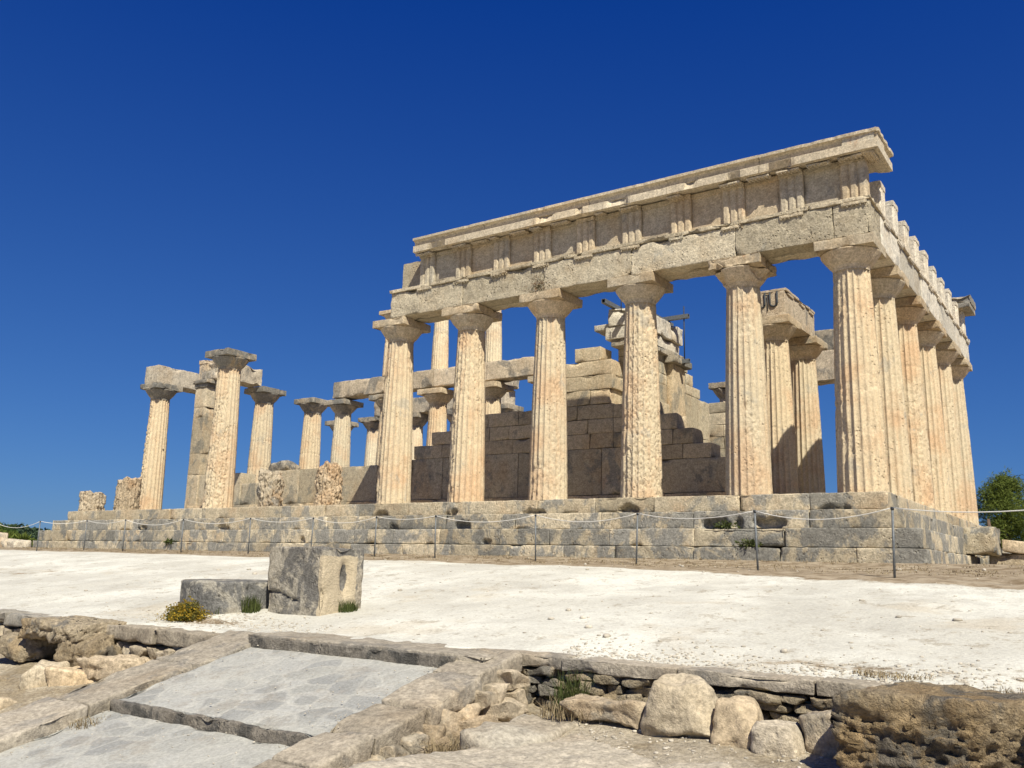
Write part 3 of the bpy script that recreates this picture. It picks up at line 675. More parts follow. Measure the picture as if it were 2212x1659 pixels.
# ------------------------------------------------------------------ other beams
def beam(name, lo, hi, label, axis, cuts=None, mat=None, seed=0, cat='stone beam', group='stone beams over inner columns', blen=2.4, **k):
    c = (np.array(lo) + np.array(hi)) / 2; c[2] = lo[2]
    kw = dict(res=.075, r=.025, rough=.012, chip=.06, cfreq=1.7); kw.update(k)
    m = M(); run(m, lo, hi, axis, blen, cuts=cuts, seed=seed, **kw)
    return m, c
def beam_thing(name, lo, hi, label, axis, mat, **k):
    m, c = beam(name, lo, hi, label, axis, **k)
    return single(name, m, mat, tuple(c), label, 'stone beam')
# east porch beam: with crown strip and loop grooves on its end
pb = thing('porch_beam', (-3.86, 6.6, 5.1), 'short porch beam with two loop grooves in its end over two porch columns', 'stone beam')
m = M(); run(m, (-4.30, 5.25, 5.272), (-3.43, 8.10, 6.02), 1, 3.2, cuts=[5.25, 8.10], res=.06, r=.02, rough=.01, chip=.05, seed=18); part('architrave', m, M_BEAM, pb)
m = M(); m.add(*rbox((-4.28, 5.27, 6.022), (-3.39, 8.05, 6.10), .08, .012, .006, 4, .05, 2.5, seed=19))
for a_, b_ in ((5.42, 6.0), (6.55, 7.05), (7.5, 7.95)): m.add(*rbox((-3.46, a_, 5.95), (-3.40, b_, 6.015), .08, .008, .004, 4, .03, 3, seed=int(a_ * 9)))
part('taenia', m, M_BEAM, pb)
gm_ = M()
for cx_ in (-3.74, -4.08):
    ang = np.linspace(math.pi, 2 * math.pi, 12)
    pts = [(cx_ - .10, 5.235, 6.02), (cx_ - .10, 5.235, 5.72)] + [(cx_ + .10 * math.cos(a), 5.235, 5.70 + .10 * math.sin(a)) for a in ang] + [(cx_ + .10, 5.235, 5.72), (cx_ + .10, 5.235, 6.02)]
    addq(gm_, tube(pts, .026, 8))
addq(gm_, tube([(-3.91, 5.235, 5.95), (-3.912, 5.235, 5.48)], .012, 6))
part('loop_groove_shade', gm_, M_STEELD, pb)  # dark raised tubes stand in for the shade inside the carved loops
beam_thing('stone_beam', (-28.7, 2.45, 5.272), (-27.8, 5.4, 6.0), 'plain stone beam from the far left column toward the anta pier, rusty lichen on top', 1, M_BEAM, seed=21, cuts=[2.45, 5.4])
beam_thing('stone_beam', (-25.45, 2.9, 5.272), (-24.6, 5.05, 5.98), 'broken stone beam ending above the drum built porch column', 1, M_BEAM, seed=22, cuts=[2.9, 5.05], chip=.14)
beam_thing('stone_beam', (-25.75, 12.77, 5.272), (-18.0, 13.6, 6.0), 'long grey beam on far side columns, seen behind the inner colonnade', 0, M_BEAM, seed=23)
beam_thing('stone_beam', (-6.2, 12.77, 5.0), (-2.4, 13.6, 6.05), 'weathered beam on the far side beyond the corner column gap, lower course', 0, M_BEAM, seed=24, rough=.03)
beam_thing('frieze_block', (-6.0, 12.8, 6.055), (-2.6, 13.5, 6.82), 'grey frieze block lying on the far side beam right of the porch columns', 0, M_GCAP, seed=25)
beam_thing('frieze_block', (-18.5, 12.9, 6.01), (-17.7, 13.45, 6.6), 'lone pale block standing on the far beam end beside the inner colonnade', 0, M_BEAM, seed=26, cuts=[-18.5, -17.7], chip=.1)
column(kx(7), 13.2, 'far side column under the right end of the long grey far beam', seed=61, grey=True, base=-.3, nz=40, per=4)
column(kx(8), 13.2, 'far side column under the middle of the long grey far beam', seed=62, grey=True, base=-.3, nz=40, per=4)

# ------------------------------------------------------------------ inner two storey colonnade
ix = [-19.75, -17.5, -15.25, -13.0, -10.75]
il = ['left end column of the inner colonnade under the beam end', 'inner colonnade column hidden behind the leftmost architrave column', 'inner colonnade column between the two leftmost architrave columns', 'inner colonnade column just right of the column with an eroded upper shaft', 'inner colonnade column behind the cella wall at its right end']
for i, x in enumerate(ix):
    column(x, 4.9, il[i], Hs=3.74, r0=.40, r1=.30, ca=.28, rb=.50, aw=.52, ah=.19, seed=70 + i, grey=(i < 2), group='lower columns of the inner colonnade', base=-.35, drums=(1.7, 2.9), nz=44, per=5)
beam_thing('stone_beam', (-20.05, 4.58, 4.30), (-10.6, 5.22, 4.92), 'grey beam along the top of the lower inner colonnade', 0, M_BEAM, seed=27, cuts=[-20.05, -17.48, -15.27, -13.02, -10.6], r=.03)
ul = ['slim upper storey column beside the leftmost architrave column', 'slim upper storey column left of the eroded upper shaft, standing on the inner beam', 'slim upper storey column right of the eroded upper shaft, a dark joint near its top']
for i, x in enumerate(ix[1:4]):
    column(x, 4.9, ul[i], z0=4.925, Hs=2.05, r0=.30, r1=.225, ca=.2, rb=.36, aw=.38, ah=.14, seed=80 + i, group='upper columns of the inner colonnade', base=-.4, drums=(1.25,), nz=36, per=5, name='upper_column')

# ------------------------------------------------------------------ cella walls
def wall_blocks(m, y0, y1, rows, seed, res=.085):
    for i, (x0, x1, z0, z1, bl) in enumerate(rows):
        run(m, (x0, y0, z0 + .003), (x1, y1, z1), 0, bl, seed=seed + i * 3, res=res, r=.016, rough=.007, freq=2, chip=.035, cfreq=2.0, jit=.008, gap=.007)
sw = thing('cella_wall', (-12, 3.1, 0), 'stepped block wall of the inner hall in shade behind the long colonnade', 'wall')
m = M(); wall_blocks(m, 2.72, 3.50, [(-25.5, -4.22, -.02, .32, 1.9)], 100); part('base_course', m, M_WALL, sw)
m = M(); wall_blocks(m, 2.76, 3.45, [(-24.95, -22.55, .32, 1.48, 1.3), (-22.5, -21.15, .32, 1.08, 1.4), (-21.1, -15.9, .32, 1.48, 1.5), (-15.85, -14.45, .32, 1.58, 1.2), (-14.45, -6.2, .32, 1.58, 1.25), (-6.2, -4.3, .32, 1.19, 1.4)], 120); part('upright_course', m, M_WALL, sw)
m = M(); wall_blocks(m, 2.76, 3.45, [(-14.4, -7.4, 1.58, 1.99, .95), (-13.72, -7.4, 1.99, 2.39, .9), (-12.4, -7.4, 2.39, 2.80, 1.0), (-8.98, -7.5, 2.80, 3.21, 1.1), (-8.98, -7.42, 3.21, 3.62, .9), (-8.98, -7.45, 3.62, 4.03, 1.1), (-8.62, -7.8, 4.03, 4.42, .8),
                                   (-7.4, -4.66, 1.19, 1.57, .95), (-7.4, -5.12, 1.57, 1.97, 1.0), (-7.4, -5.56, 1.97, 2.38, .8), (-7.4, -6.05, 2.38, 2.75, .7)], 140)
part('block_courses', m, M_WALL, sw)
single('boulder', rock((-20.75, 3.1, 1.62), (1.25, .6, .42), 33, .06, .06, 2.5, warp=.12), M_GBLK, (-20.75, 3.1, 1.48), 'rounded grey stone lying on the low cella wall between the two ragged stumps', 'stone')
pr_ = thing('anta_pier', (-25.3, 3.1, 0), 'tall smooth square pier with moulded top at the far left end of the hall', 'pier')
m = M()
for i, (a, b_) in enumerate(((.0, 1.5), (1.503, 2.3), (2.303, 3.7), (3.703, 4.1), (4.103, 4.86))): m.add(*rbox((-25.66 + .006 * (i % 2), 2.74, a), (-24.98 - .03 * (i == 3), 3.46, b_), .09, .012, .004, 2.5, .02 if i != 3 else .05, 2.5, seed=600 + i))
part('shaft', m, M_WALL, pr_)
m = M(); m.add(*rbox((-25.70, 2.70, 4.863), (-24.93, 3.5, 5.02), .06, .02, .004, 3, .02, 3, seed=610)); m.add(*rbox((-25.76, 2.63, 5.022), (-24.80, 3.56, 5.17), .06, .02, .005, 3, .05, 3, seed=611)); part('capital', m, M_GCAP, pr_)
m = M(); m.add(*rbox((-25.62, 2.78, 5.174), (-25.18, 3.3, 5.95), .06, .015, .006, 3, .04, 3, seed=612)); m.add(*rbox((-25.64, 2.76, 5.82), (-25.16, 3.32, 5.98), .06, .015, .006, 3, .04, 3, seed=613)); m.add(*rbox((-25.175, 2.85, 5.174), (-24.6, 3.4, 5.86), .06, .05, .03, 3, .14, 2, seed=614)); part('top_block', m, M_BEAM, pr_)
# cross wall with doorway blocks
cw = thing('cross_wall', (-7.2, 5, 0), 'high broken cross wall behind the sponge pitted column, stepping down to the right', 'wall')
m = M()
for i, (y0, y1, z0, z1) in enumerate(((3.46, 8.2, 0, 1.2), (3.46, 8.2, 1.2, 2.4), (3.46, 8.15, 2.4, 3.6), (3.46, 7.35, 3.6, 3.9), (3.46, 6.85, 3.9, 4.25), (3.46, 6.4, 4.25, 4.58))):
    run(m, (-7.62, y0, z0 + .003), (-6.80, y1, z1), 1, 1.3, seed=160 + i, res=.1, r=.015, rough=.006, chip=.03, gap=.005)
part('block_courses', m, M_WALL, cw)
m = M(); m.add(*rbox((-6.797, 4.9, 0), (-6.60, 5.75, 4.22), .1, .012, .005, 2.5, .02, 3, seed=640)); part('door_jamb', m, M_WALL, cw)
m = M(); m.add(*rbox((-7.6, 3.0, 4.43), (-6.66, 5.85, 4.62), .08, .015, .006, 3, .04, 3, seed=641)); m.add(*rbox((-6.80, 4.7, 4.225), (-6.45, 5.95, 4.43), .08, .04, .006, 3, .04, 3, seed=642)); part('moulding', m, M_GCAP, cw)
m = M(); m.add(*rbox((-7.75, 2.95, 4.623), (-6.82, 5.85, 4.98), .08, .02, .01, 3, .05, 2.4, seed=643)); m.add(*rbox((-7.65, 2.92, 4.983), (-6.74, 5.95, 5.5), .06, .03, .02, 3, .12, 1.8, seed=644)); m.add(*rbox((-8.25, 3.2, 4.99), (-7.66, 3.9, 5.16), .06, .02, .006, 3, .03, 3, seed=645)); part('lintel', m, M_EARCH, cw)
# steel clamp on the lintel
sc_ = thing('steel_clamp', (-7.2, 4.2, 5.5), 'galvanised steel channels and threaded rod clamping the broken lintel', 'clamp')
def chan(lo, hi, ax):
    m = M(); t_ = .012; lo = np.array(lo, float); hi = np.array(hi, float); o_ = [q for q in (0, 1, 2) if q != ax]
    for q in o_:
        for s in (0, 1):
            l = lo.copy(); h = hi.copy()
            if s: l[q] = hi[q] - t_
            else: h[q] = lo[q] + t_
            oth = [z for z in o_ if z != q][0]
            if q == o_[1]: l[oth] += t_ + .001; h[oth] -= t_ + .001
            m.add(*box(l, h))
    return m
part('channel', chan((-7.55, 2.35, 5.5), (-7.43, 5.6, 5.62), 1), M_STEEL, sc_, False); part('channel', chan((-7.0, 2.5, 5.5), (-6.88, 5.6, 5.62), 1), M_STEEL, sc_, False)
part('channel', chan((-7.8, 5.2, 5.625), (-6.25, 5.32, 5.745), 0), M_STEEL, sc_, False); part('channel', chan((-7.4, 5.2, 4.28), (-6.25, 5.32, 4.40), 0), M_STEEL, sc_, False)
m = M(); addq(m, tube([(-6.4, 5.26, 4.25), (-6.4, 5.26, 6.0)], .018, 8)); part('rod', m, M_STEELD, sc_); m = M(); addq(m, tube([(-7.0, 2.46, 5.2), (-7.0, 2.46, 5.75)], .014, 8)); part('rod', m, M_STEELD, sc_)
nw = thing('cella_wall', (-9, 10.4, 0), 'far block wall of the inner hall glimpsed between the cross wall and a fluted column', 'wall')
m = M(); wall_blocks(m, 10.15, 10.85, [(-20, -4.2, 0, 1.2, 1.6)] + [(-9.2, -4.4 - .15 * i, 1.2 + .41 * i, 1.61 + .41 * i, 1.1) for i in range(6)] + [(-8.3, -6.4, 3.66, 4.02, .8)], 180, .12); part('block_courses', m, M_WALL, nw)

# ------------------------------------------------------------------ rubble at the east side, east ramp
er_ = thing('entrance_ramp', (2.2, 6.9, -1.4), 'sloping stone ramp against the steps of the short front at the right edge', 'ramp')
m = M(); v, f = rbox((1.30, 5.45, -.98), (4.6, 8.3, -.70), .1, .03, .015, 2, .06, 2, seed=700); v[:, 2] -= .13 * (v[:, 0] - 1.3); m.add(v, f); part('slab', m, M_ROCKT, er_)
m = M(); run(m, (1.0, 5.5, -1.55), (4.4, 8.2, -1.0), 0, 1.1, seed=171, res=.1, r=.05, rough=.02, chip=.12)
Vv = m.V
m.V = [np.stack([q[:, 0], q[:, 1], np.minimum(q[:, 2], -1.0 - .13 * (q[:, 0] - 1.3))], 1) for q in Vv]
part('masonry', m, M_ROCKT, er_)
single('fallen_block', rbox((.62, 4.5, -1.08), (1.28, 5.7, -.45), .06, .06, .03, 2.2, .15, 1.8, seed=702), M_STEP, (.95, 5.1, -1.08), 'rough block wedged on the lower steps beside the sloping ramp slab', 'stone block')

# ------------------------------------------------------------------ loose blocks on the terrace
gb = np.array(rbox((-5.98, -9.86, -2.4), (-4.91, -9.10, -1.41), .03, .025, .016, 2.4, .05, 2.2, seed=710, cthr=.25)[0]); gF = rbox((-5.98, -9.86, -2.4), (-4.91, -9.10, -1.41), .03, .025, .016, 2.4, .05, 2.2, seed=710, cthr=.25)[1]
hol = np.exp(-(((gb[:, 1] + 9.42) / .08) ** 2 + ((gb[:, 2] + 1.80) / .22) ** 2)) * (gb[:, 0] > -5.05); gb[:, 0] -= .13 * hol
crk = np.exp(-((gb[:, 2] + 2.02 + .12 * (gb[:, 0] + 5.9) + .03 * np.sin(gb[:, 0] * 9)) / .018) ** 2) * (gb[:, 1] < -9.7) * (gb[:, 0] < -5.35); gb[:, 1] += .05 * crk
am = sstep(-5.02, -4.95, gb[:, 0]) * (1 - sstep(-1.56, -1.47, gb[:, 2])) * (1 - sstep(-9.3, -9.16, gb[:, 1]))
M_BLK = stone('two_toned_lichen_block', (.42, .39, .32), (.40, .33, .23), (.19, .185, .17), .35, .72, .42, .4, 1.3, .1, 2.6, orange=(.50, .20, .08), orange_amt=.08, cream=(.58, .49, .345))
single('stone_block', (gb, gF), M_BLK, (-5.5, -9.5, -2.3), 'upright squared grey stone block with a hollow in its right face', 'stone block', attr=am)
def drum(c, r, h, seed):
    n = 90; m = M(); th = np.arange(n) / n * 2 * math.pi
    pr = [(r, -.25)] + [(r, z) for z in np.linspace(-.2, h - .03, 12)] + [(r - .01, h - .01), (r - .04, h), (r * .8, h + .005), (r * .55, h), (r * .3, h), (.01, h)]
    V = np.vstack([np.stack([c[0] + a * np.cos(th), c[1] + a * np.sin(th), np.full(n, c[2] + z)], 1) for a, z in pr])
    d = V - np.array(c); d[:, 2] *= .3; d /= np.linalg.norm(d, axis=1, keepdims=True) + 1e-9
    V = V + d * (.03 * fbm(V * 2.6, 4, seed) - .03 * sstep(.2, .5, noise(V * 5, seed + 2)))[:, None]
    k = len(pr); i = np.arange(k - 1)[:, None] * n + np.arange(n)[None]; j = np.arange(k - 1)[:, None] * n + ((np.arange(n) + 1) % n)[None]
    return V, np.stack([i, j, j + n, i + n], -1).reshape(-1, 4)
single('stone_drum', drum((-6.90, -9.60, -2.27), .76, .38, 5), M_GBLK, (-6.90, -9.60, -2.27), 'low round grey stone drum behind the yellow bush, left of the upright block', 'stone drum')

# ------------------------------------------------------------------ paved ramp in the foreground
SL = .25
def shear(V): V = np.array(V); V[:, 2] += SL * (V[:, 1] + 11.4); return V
rp = thing('paved_ramp', (-3, -13, -3), 'grey paved ramp with two worn landings and stone kerbs climbing to the terrace', 'ramp')
def pave(x0, x1, y0, y1, zt, seed):
    v, f = rbox((x0, y0, zt - .6), (x1, y1, zt), .05, .012, .010, 2.2, .04, 2.2, seed=seed); return shear(v), f
m = M(); m.add(*pave(-4.33, -1.56, -12.98, -11.385, -2.52, 720)); part('upper_landing', m, M_PAVE, rp)
m = M(); m.add(*pave(-4.36, -1.54, -17.5, -13.04, -2.60, 721)); part('lower_landing', m, M_PAVE, rp)
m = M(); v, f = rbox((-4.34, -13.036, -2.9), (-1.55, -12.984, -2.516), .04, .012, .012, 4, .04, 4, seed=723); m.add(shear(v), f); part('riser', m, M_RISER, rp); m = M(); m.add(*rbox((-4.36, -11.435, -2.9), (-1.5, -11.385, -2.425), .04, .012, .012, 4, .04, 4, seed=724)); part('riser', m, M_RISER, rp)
m = M(); v, f = rbox((-4.45, -11.38, -2.95), (-1.2, -10.68, -2.40), .05, .02, .012, 2.5, .05, 2.5, seed=722); m.add(v, f); part('top_sill', m, M_KERB, rp)
def kerb(x0, x1, ys, zt, seed, wob=.03):
    m = M(); r = random.Random(seed)
    for i in range(len(ys) - 1):
        a, b_ = ys[i + 1] + .006, ys[i] - .006
        v, f = rbox((x0 + r.uniform(-wob, wob), a, zt - .19 - r.uniform(0, .04)), (x1 + r.uniform(-wob, wob), b_, zt + r.uniform(-.015, .01)), .05, .03, .018, 3.0, .05, 2.3, seed=seed + i, warp=.02); m.add(shear(v), f)
    return m
part('kerb', kerb(-5.08, -4.34, [-11.1, -12.1, -13.2, -14.1, -15.3, -16.4, -17.6], -2.475, 730), M_KERB, rp)
part('kerb', kerb(-1.57, -1.02, [-10.95, -11.65, -12.35, -12.95, -13.5, -14.3, -15.2, -16.2, -17.5], -2.47, 750), M_KERB, rp)
m = M(); v, f = box((-4.9, -17.4, -3.4), (-1.2, -11.2, -2.75)); m.add(shear(v), f); part('core', m, M_ROCK, rp)
def rubble(cells, seed, mat_fn=None, depth=.3):
    m = M(); r = random.Random(seed)
    for (c, s) in cells: m.add(*rock(c, s, r.randint(0, 9999), max(.016, min(s) * .12), min(s) * .2, 1.6 / max(.15, min(s)) * .45, rot=r.uniform(-.25, .25), rnd=.14, warp=.2))
    return m
def courses_x(x0, x1, z0, z1, y, seed, sz=(.16, .34), hz=(.09, .16), dep=.35):
    r = random.Random(seed); out = []; z = z0
    while z < z1 - .03:
        h = min(r.uniform(*hz), z1 - z); x = x0 + r.uniform(-.1, 0)
        while x < x1:
            l = r.uniform(*sz); out.append(((x + l / 2, y + r.uniform(-.03, .05), z + h / 2), (l * .97, dep, h * .98))); x += l
        z += h
    return out
# side rubble of the ramp (right)
side = []; r = random.Random(77)
for row in range(5):
    y = -11.0 - row * .1
    while y > -16.5:
        l = r.uniform(.18, .42); zt = -2.47 - .19 + SL * (y + 11.4) - row * .13; g_ = float(zlow(np.array([-.8]), np.array([y]))[0])
        if zt > g_ - .12:
            h = r.uniform(.13, .22); side.append(((-1.10 + row * .09 + r.uniform(-.04, .06), y - l / 2, zt - h * .35), (r.uniform(.26, .42), l, h)))
        y -= l * .95
part('rubble_side', rubble(side, 1), M_ROCK, rp)

# ------------------------------------------------------------------ terrace retaining walls
rw = thing('retaining_wall', (2.5, -10.8, -2.8), 'low retaining wall of grey coping slabs on flat rubble, right of the ramp', 'wall')
m = M(); run(m, (-1.6, -10.94, -2.515), (6.2, -10.60, -2.395), 0, 1.0, seed=210, res=.04, r=.012, rough=.010, freq=4, chip=.03, cfreq=2.5, jit=.012, gap=.008); part('coping', m, M_KERB, rw)
m = rubble(courses_x(-1.3, 6.2, -2.95, -2.52, -10.76, 5, (.16, .42), (.06, .11)), 2); m.add(*box((-1.0, -10.6, -3.3), (6.4, -10.4, -2.55))); part('rubble', m, M_ROCKD, rw)
lw = thing('retaining_wall', (-8, -11.2, -2.9), 'rubble retaining wall of loose grey stones under thin coping, left of the ramp', 'wall')
m = M(); run(m, (-16, -11.40, -2.60), (-8.5, -10.9, -2.425), 0, 1.3, seed=220, res=.06, r=.03, rough=.018, chip=.05, jit=.03); part('coping', m, M_KERB, lw); m = M(); run(m, (-7.2, -11.42, -2.63), (-5.1, -10.95, -2.43), 0, 1.2, seed=221, res=.05, r=.03, rough=.018, chip=.05, jit=.03); part('coping', m, M_KERB, lw)
m = rubble(courses_x(-16, -8.5, -3.2, -2.63, -11.2, 6, (.14, .30), (.11, .19)), 3); m2 = rubble(courses_x(-7.2, -5.05, -3.2, -2.67, -11.25, 7, (.14, .34), (.10, .2)), 4)
m.add(*m2.get()); m.add(*box((-16, -10.95, -3.5), (-5.1, -10.75, -2.6))); part('rubble', m, M_ROCK, lw)
# eroded outcrop with a hollow, left
oc = thing('rock_outcrop', (-8, -11.3, -3), 'eroded overhanging rock ledge with a dark hollow below, left foreground', 'rock')
m = M(); m.add(*rock((-7.85, -11.38, -2.55), (1.45, .85, .27), 51, .025, .07, 3.4, 1.8, rnd=.22, warp=.05, pit=.04, flat=.5)); part('ledge', m, M_ROCKD, oc)
m = M(); m.add(*rock((-7.22, -11.42, -2.80), (.78, .8, .46), 52, .025, .08, 3.2, 1.6, rnd=.28, warp=.08, pit=.04)); part('right_flank', m, M_ROCKD, oc)
m = M(); m.add(*rock((-8.72, -11.42, -2.82), (.80, .7, .30), 53, .025, .06, 3.2, 2.2, rnd=.28, warp=.08, pit=.03)); part('left_flank', m, M_ROCKD, oc)
single('boulder', rock((-7.36, -11.95, -3.12), (.50, .5, .48), 54, .03, .05, 2.6, 1.8, rot=.5, rnd=.3, warp=.1), M_ROCKT, (-7.42, -11.98, -3.3), 'smooth tan boulder sitting in front of the dark hollow', 'boulder')
single('boulder', rock((-6.92, -11.82, -3.06), (.75, .34, .30), 55, .03, .04, 2.6, 2.2, rot=.6, rnd=.3, warp=.1), M_ROCKT, (-6.92, -11.82, -3.2), 'tan sloping slab stone between the smooth tan boulder and the ramp kerb', 'boulder')
single('boulder', rock((-6.45, -11.62, -2.93), (.95, .45, .28), 56, .03, .05, 2.8, 2, rot=.25, rnd=.3, warp=.1, pit=.03), M_ROCK, (-6.45, -11.62, -3.1), 'flat grey rock lying along the left kerb of the ramp', 'boulder')
single('boulder', rock((-8.0, -12.15, -3.22), (.42, .4, .22), 57, .03, .04, 2.8, 2, rnd=.3), M_ROCKD, (-8.0, -12.15, -3.3), 'small dark rock left of the smooth tan boulder', 'boulder')
single('boulder', rock((-7.5, -12.6, -3.36), (1.2, .7, .2), 58, .04, .04, 2.2, 2, rnd=.3), M_ROCKT, (-7.5, -12.6, -3.45), 'flat tan rock slab at the left edge below the boulders', 'boulder')
# boulders at right
def bould(c, s, seed, label, mat=M_ROCK, **k):
    kw = dict(res=.022, rough=.045, freq=3.4, rnd=.24, warp=.12); kw.update(k)
    return single('boulder', rock(c, s, seed, **kw), mat, (c[0], c[1], c[2] - s[2] / 2), label, 'boulder', 'boulders on the lower ground at right')
bould((.78, -11.42, -2.63), (.50, .42, .50), 61, 'tallest upright boulder of the row below the retaining wall', M_ROCKT, taper=.22)
bould((1.20, -11.42, -2.70), (.36, .32, .38), 62, 'pointed boulder between the tallest upright boulder and the small low one', M_ROCKT, taper=.30)
bould((1.52, -11.5, -2.77), (.34, .30, .25), 63, 'small low rounded boulder, third of the row', M_BED, taper=.15)
bould((1.90, -11.35, -2.74), (.52, .42, .34), 64, 'flattened boulder lying against the big eroded rock', M_ROCK)
bould((.10, -11.42, -2.74), (.80, .30, .20), 65, 'long flat ledge stone left of the tallest upright boulder', M_ROCK, strata=2)
bould((2.62, -11.55, -2.68), (1.16, .85, .74), 66, 'big dark eroded rock full of holes, lower right corner', M_ROCKD, rough=.10, freq=4.2, strata=2.4, pit=.03, warp=.04, rnd=.09, res=.018, flat=.25, cuts=3)
bould((3.32, -11.7, -2.75), (.36, .8, .7), 67, 'dark rock cut by the right edge of the picture', M_ROCKD, rough=.1)
bould((.45, -12.75, -3.05), (1.9, 2.3, .36), 68, 'broad flat bedrock slab in front of the boulder row', M_BED, cuts=0, rough=.03, warp=.06, rnd=.2)
bould((1.9, -12.8, -3.09), (1.3, 2.0, .36), 69, 'broad flat bedrock slab before the big eroded rock', M_BED, cuts=0, rough=.03, warp=.06, rnd=.2)
bould((-.34, -12.0, -2.97), (.55, 1.1, .30), 70, 'pale smooth bedrock hump beside the rubble flank of the ramp', M_BED, rough=.03, rnd=.25)

# ------------------------------------------------------------------ scattered pebbles
def pebbles():
    m = M(); r = random.Random(9)
    base, F = lattice([-1, -.4, .4, 1], [-1, -.4, .4, 1], [-1, 0, 1]); base = base / np.linalg.norm(base, axis=1, keepdims=True)
    def put(x, y, z, s):
        k = np.array([r.uniform(.6, 1.3), r.uniform(.6, 1.3), r.uniform(.35, .7)]) * s
        v = base * k * (1 + .25 * noise(base * 1.5 + r.uniform(0, 90), 3))[:, None]; m.add(v + (x, y, z + s * .2), F)
    for _ in range(1500):
        x = r.uniform(-.9, 5.5); y = float(edge_y(x)) + abs(r.gauss(0, .35)) + .03; put(x, y, float(zterr(np.array([x]), np.array([y]))[0]), r.uniform(.006, .02))
    for _ in range(420):
        x = r.uniform(-12, 5); y = r.uniform(-10.9, -1.2); put(x, y, float(zterr(np.array([x]), np.array([y]))[0]), r.uniform(.006, .02) if r.random() < .93 else r.uniform(.03, .05))
    for _ in range(500):
        x = r.gauss(-6.2, 1.0); y = r.gauss(-10.5, .25); put(x, y, float(zterr(np.array([x]), np.array([y]))[0]), r.uniform(.006, .02))
    for _ in range(420):
        x = r.uniform(-4.3, -1.6); y = r.uniform(-15, -11.4)
        if r.random() < .45: x = r.choice((-4.28, -1.65)) + r.gauss(0, .06)
        zt = (-2.50 if y > -12.98 else -2.60) + SL * (y + 11.4); put(x, y, zt, r.uniform(.003, .010))
    for _ in range(900):
        x = r.uniform(-1, 4); y = r.uniform(-13.4, -11.0); put(x, y, float(zlow(np.array([x]), np.array([y]))[0]), r.uniform(.006, .02))
    return m
single('loose_pebbles', pebbles(), plain('pebble_stone', (.42, .38, .31), .95, 0, .3, 8), (0, 0, 0), 'pale pebbles scattered over terrace, ramp and lower ground', 'pebbles', kind='stuff')

# ------------------------------------------------------------------ rope barrier
posts = [(1.0, -4.74, -1.63), (-1.33, -3.6, -1.57), (-4.1, -2.5, -1.52), (-6.75, -1.95, -1.45), (-9.6, -1.85, -1.45), (-11.6, -1.75, -1.45), (-13.9, -1.7, -1.45), (-16.3, -1.75, -1.45), (-19.3, -1.75, -1.45), (-22.1, -1.85, -1.45), (-24.7, -1.6, -1.45), (-26.3, -2.3, -1.45), (-30.2, -1.9, -1.45), (-33.5, -2.0, -1.45)]
plab = ['nearest barrier post, in front of the corner of the platform', 'barrier post in front of the hollow in the steps, second from the corner', 'barrier post in front of the pitted column, third from the corner', 'barrier post straight below the weed tuft, leaning slightly', 'barrier post behind the right side of the upright stone block', 'barrier post just right of the upright stone block', 'barrier post half hidden by the upright stone block', 'barrier post in front of the ragged stumps', 'barrier post in front of the freestanding tall column', 'thin leaning barrier post below the eaten away column', 'thin leaning barrier post below the orange stump', 'barrier post below the lowest stump', 'barrier post at the left end of the platform', 'barrier post out at the left edge of the picture']
tops = []
for i, (x, y, z) in enumerate(posts):
    z = float(zterr(np.array([x]), np.array([y]))[0]) - .03
    ln = random.Random(i).uniform(-.04, .04); top = np.array([x + ln, y, z + 1.0]); tops.append(top)
    t = thing('barrier_post', (x, y, z), plab[i], 'post', 'rope barrier posts')
    m = M(); addq(m, tube([(x, y, z - .1), tuple(top)], .017, 10)); part('pole', m, M_STEEL, t)
    m = M(); addq(m, tube([tuple(top - [0, 0, .03]), tuple(top + [0, 0, .012])], .024, 10)); part('cap', m, M_STEELD, t)
m = M()
tp = [np.array([4.7, -6.3, -.45])] + tops
for i in range(len(tp) - 1):
    a, b_ = tp[i], tp[i + 1]; n = 14; sag = .05 * np.linalg.norm(a - b_) + .03 * math.sin(i * 2.3)
    pts = [a + (b_ - a) * s - np.array([0, 0, 4 * sag * s * (1 - s)]) for s in np.linspace(0, 1, n)]; addq(m, tube(pts, .0075, 6))
single('barrier_rope', m, M_ROPE, tuple(tops[3]), 'white rope sagging from post to post in front of the temple steps', 'rope')

# ------------------------------------------------------------------ vegetation
def leaves(centers, size, r, flat=.3, tri=False):
    """small leaf quads around centres"""
    c = np.asarray(centers, float); n = len(c); rs = np.random.RandomState(r)
    a = rs.normal(size=(n, 3)); a /= np.linalg.norm(a, axis=1, keepdims=True); b = rs.normal(size=(n, 3)); b -= a * (a * b).sum(1, keepdims=True); b /= np.linalg.norm(b, axis=1, keepdims=True)
    s = size * rs.uniform(.6, 1.4, (n, 1))
    V = np.stack([c - a * s, c + b * s * flat, c + a * s, c - b * s * flat], 1).reshape(-1, 3)
    i = np.arange(n)[:, None] * 4; return V, np.hstack([i, i + 1, i + 2, i + 3])
def crown_pts(blobs, per, seed, shell=.5):
    rs = np.random.RandomState(seed); out = []
    for (x, y, z, R) in blobs:
        k = int(per * R * R); d = rs.normal(size=(k, 3)); d /= np.linalg.norm(d, axis=1, keepdims=True)
        rad = R * (shell + (1 - shell) * rs.uniform(0, 1, (k, 1)) ** .6); nn = 1 + .5 * noise(d * 2.3 + seed, seed)[:, None]
        out.append(np.array([x, y, z]) + d * rad * nn * np.array([1, 1, .85]))
    return np.vstack(out)
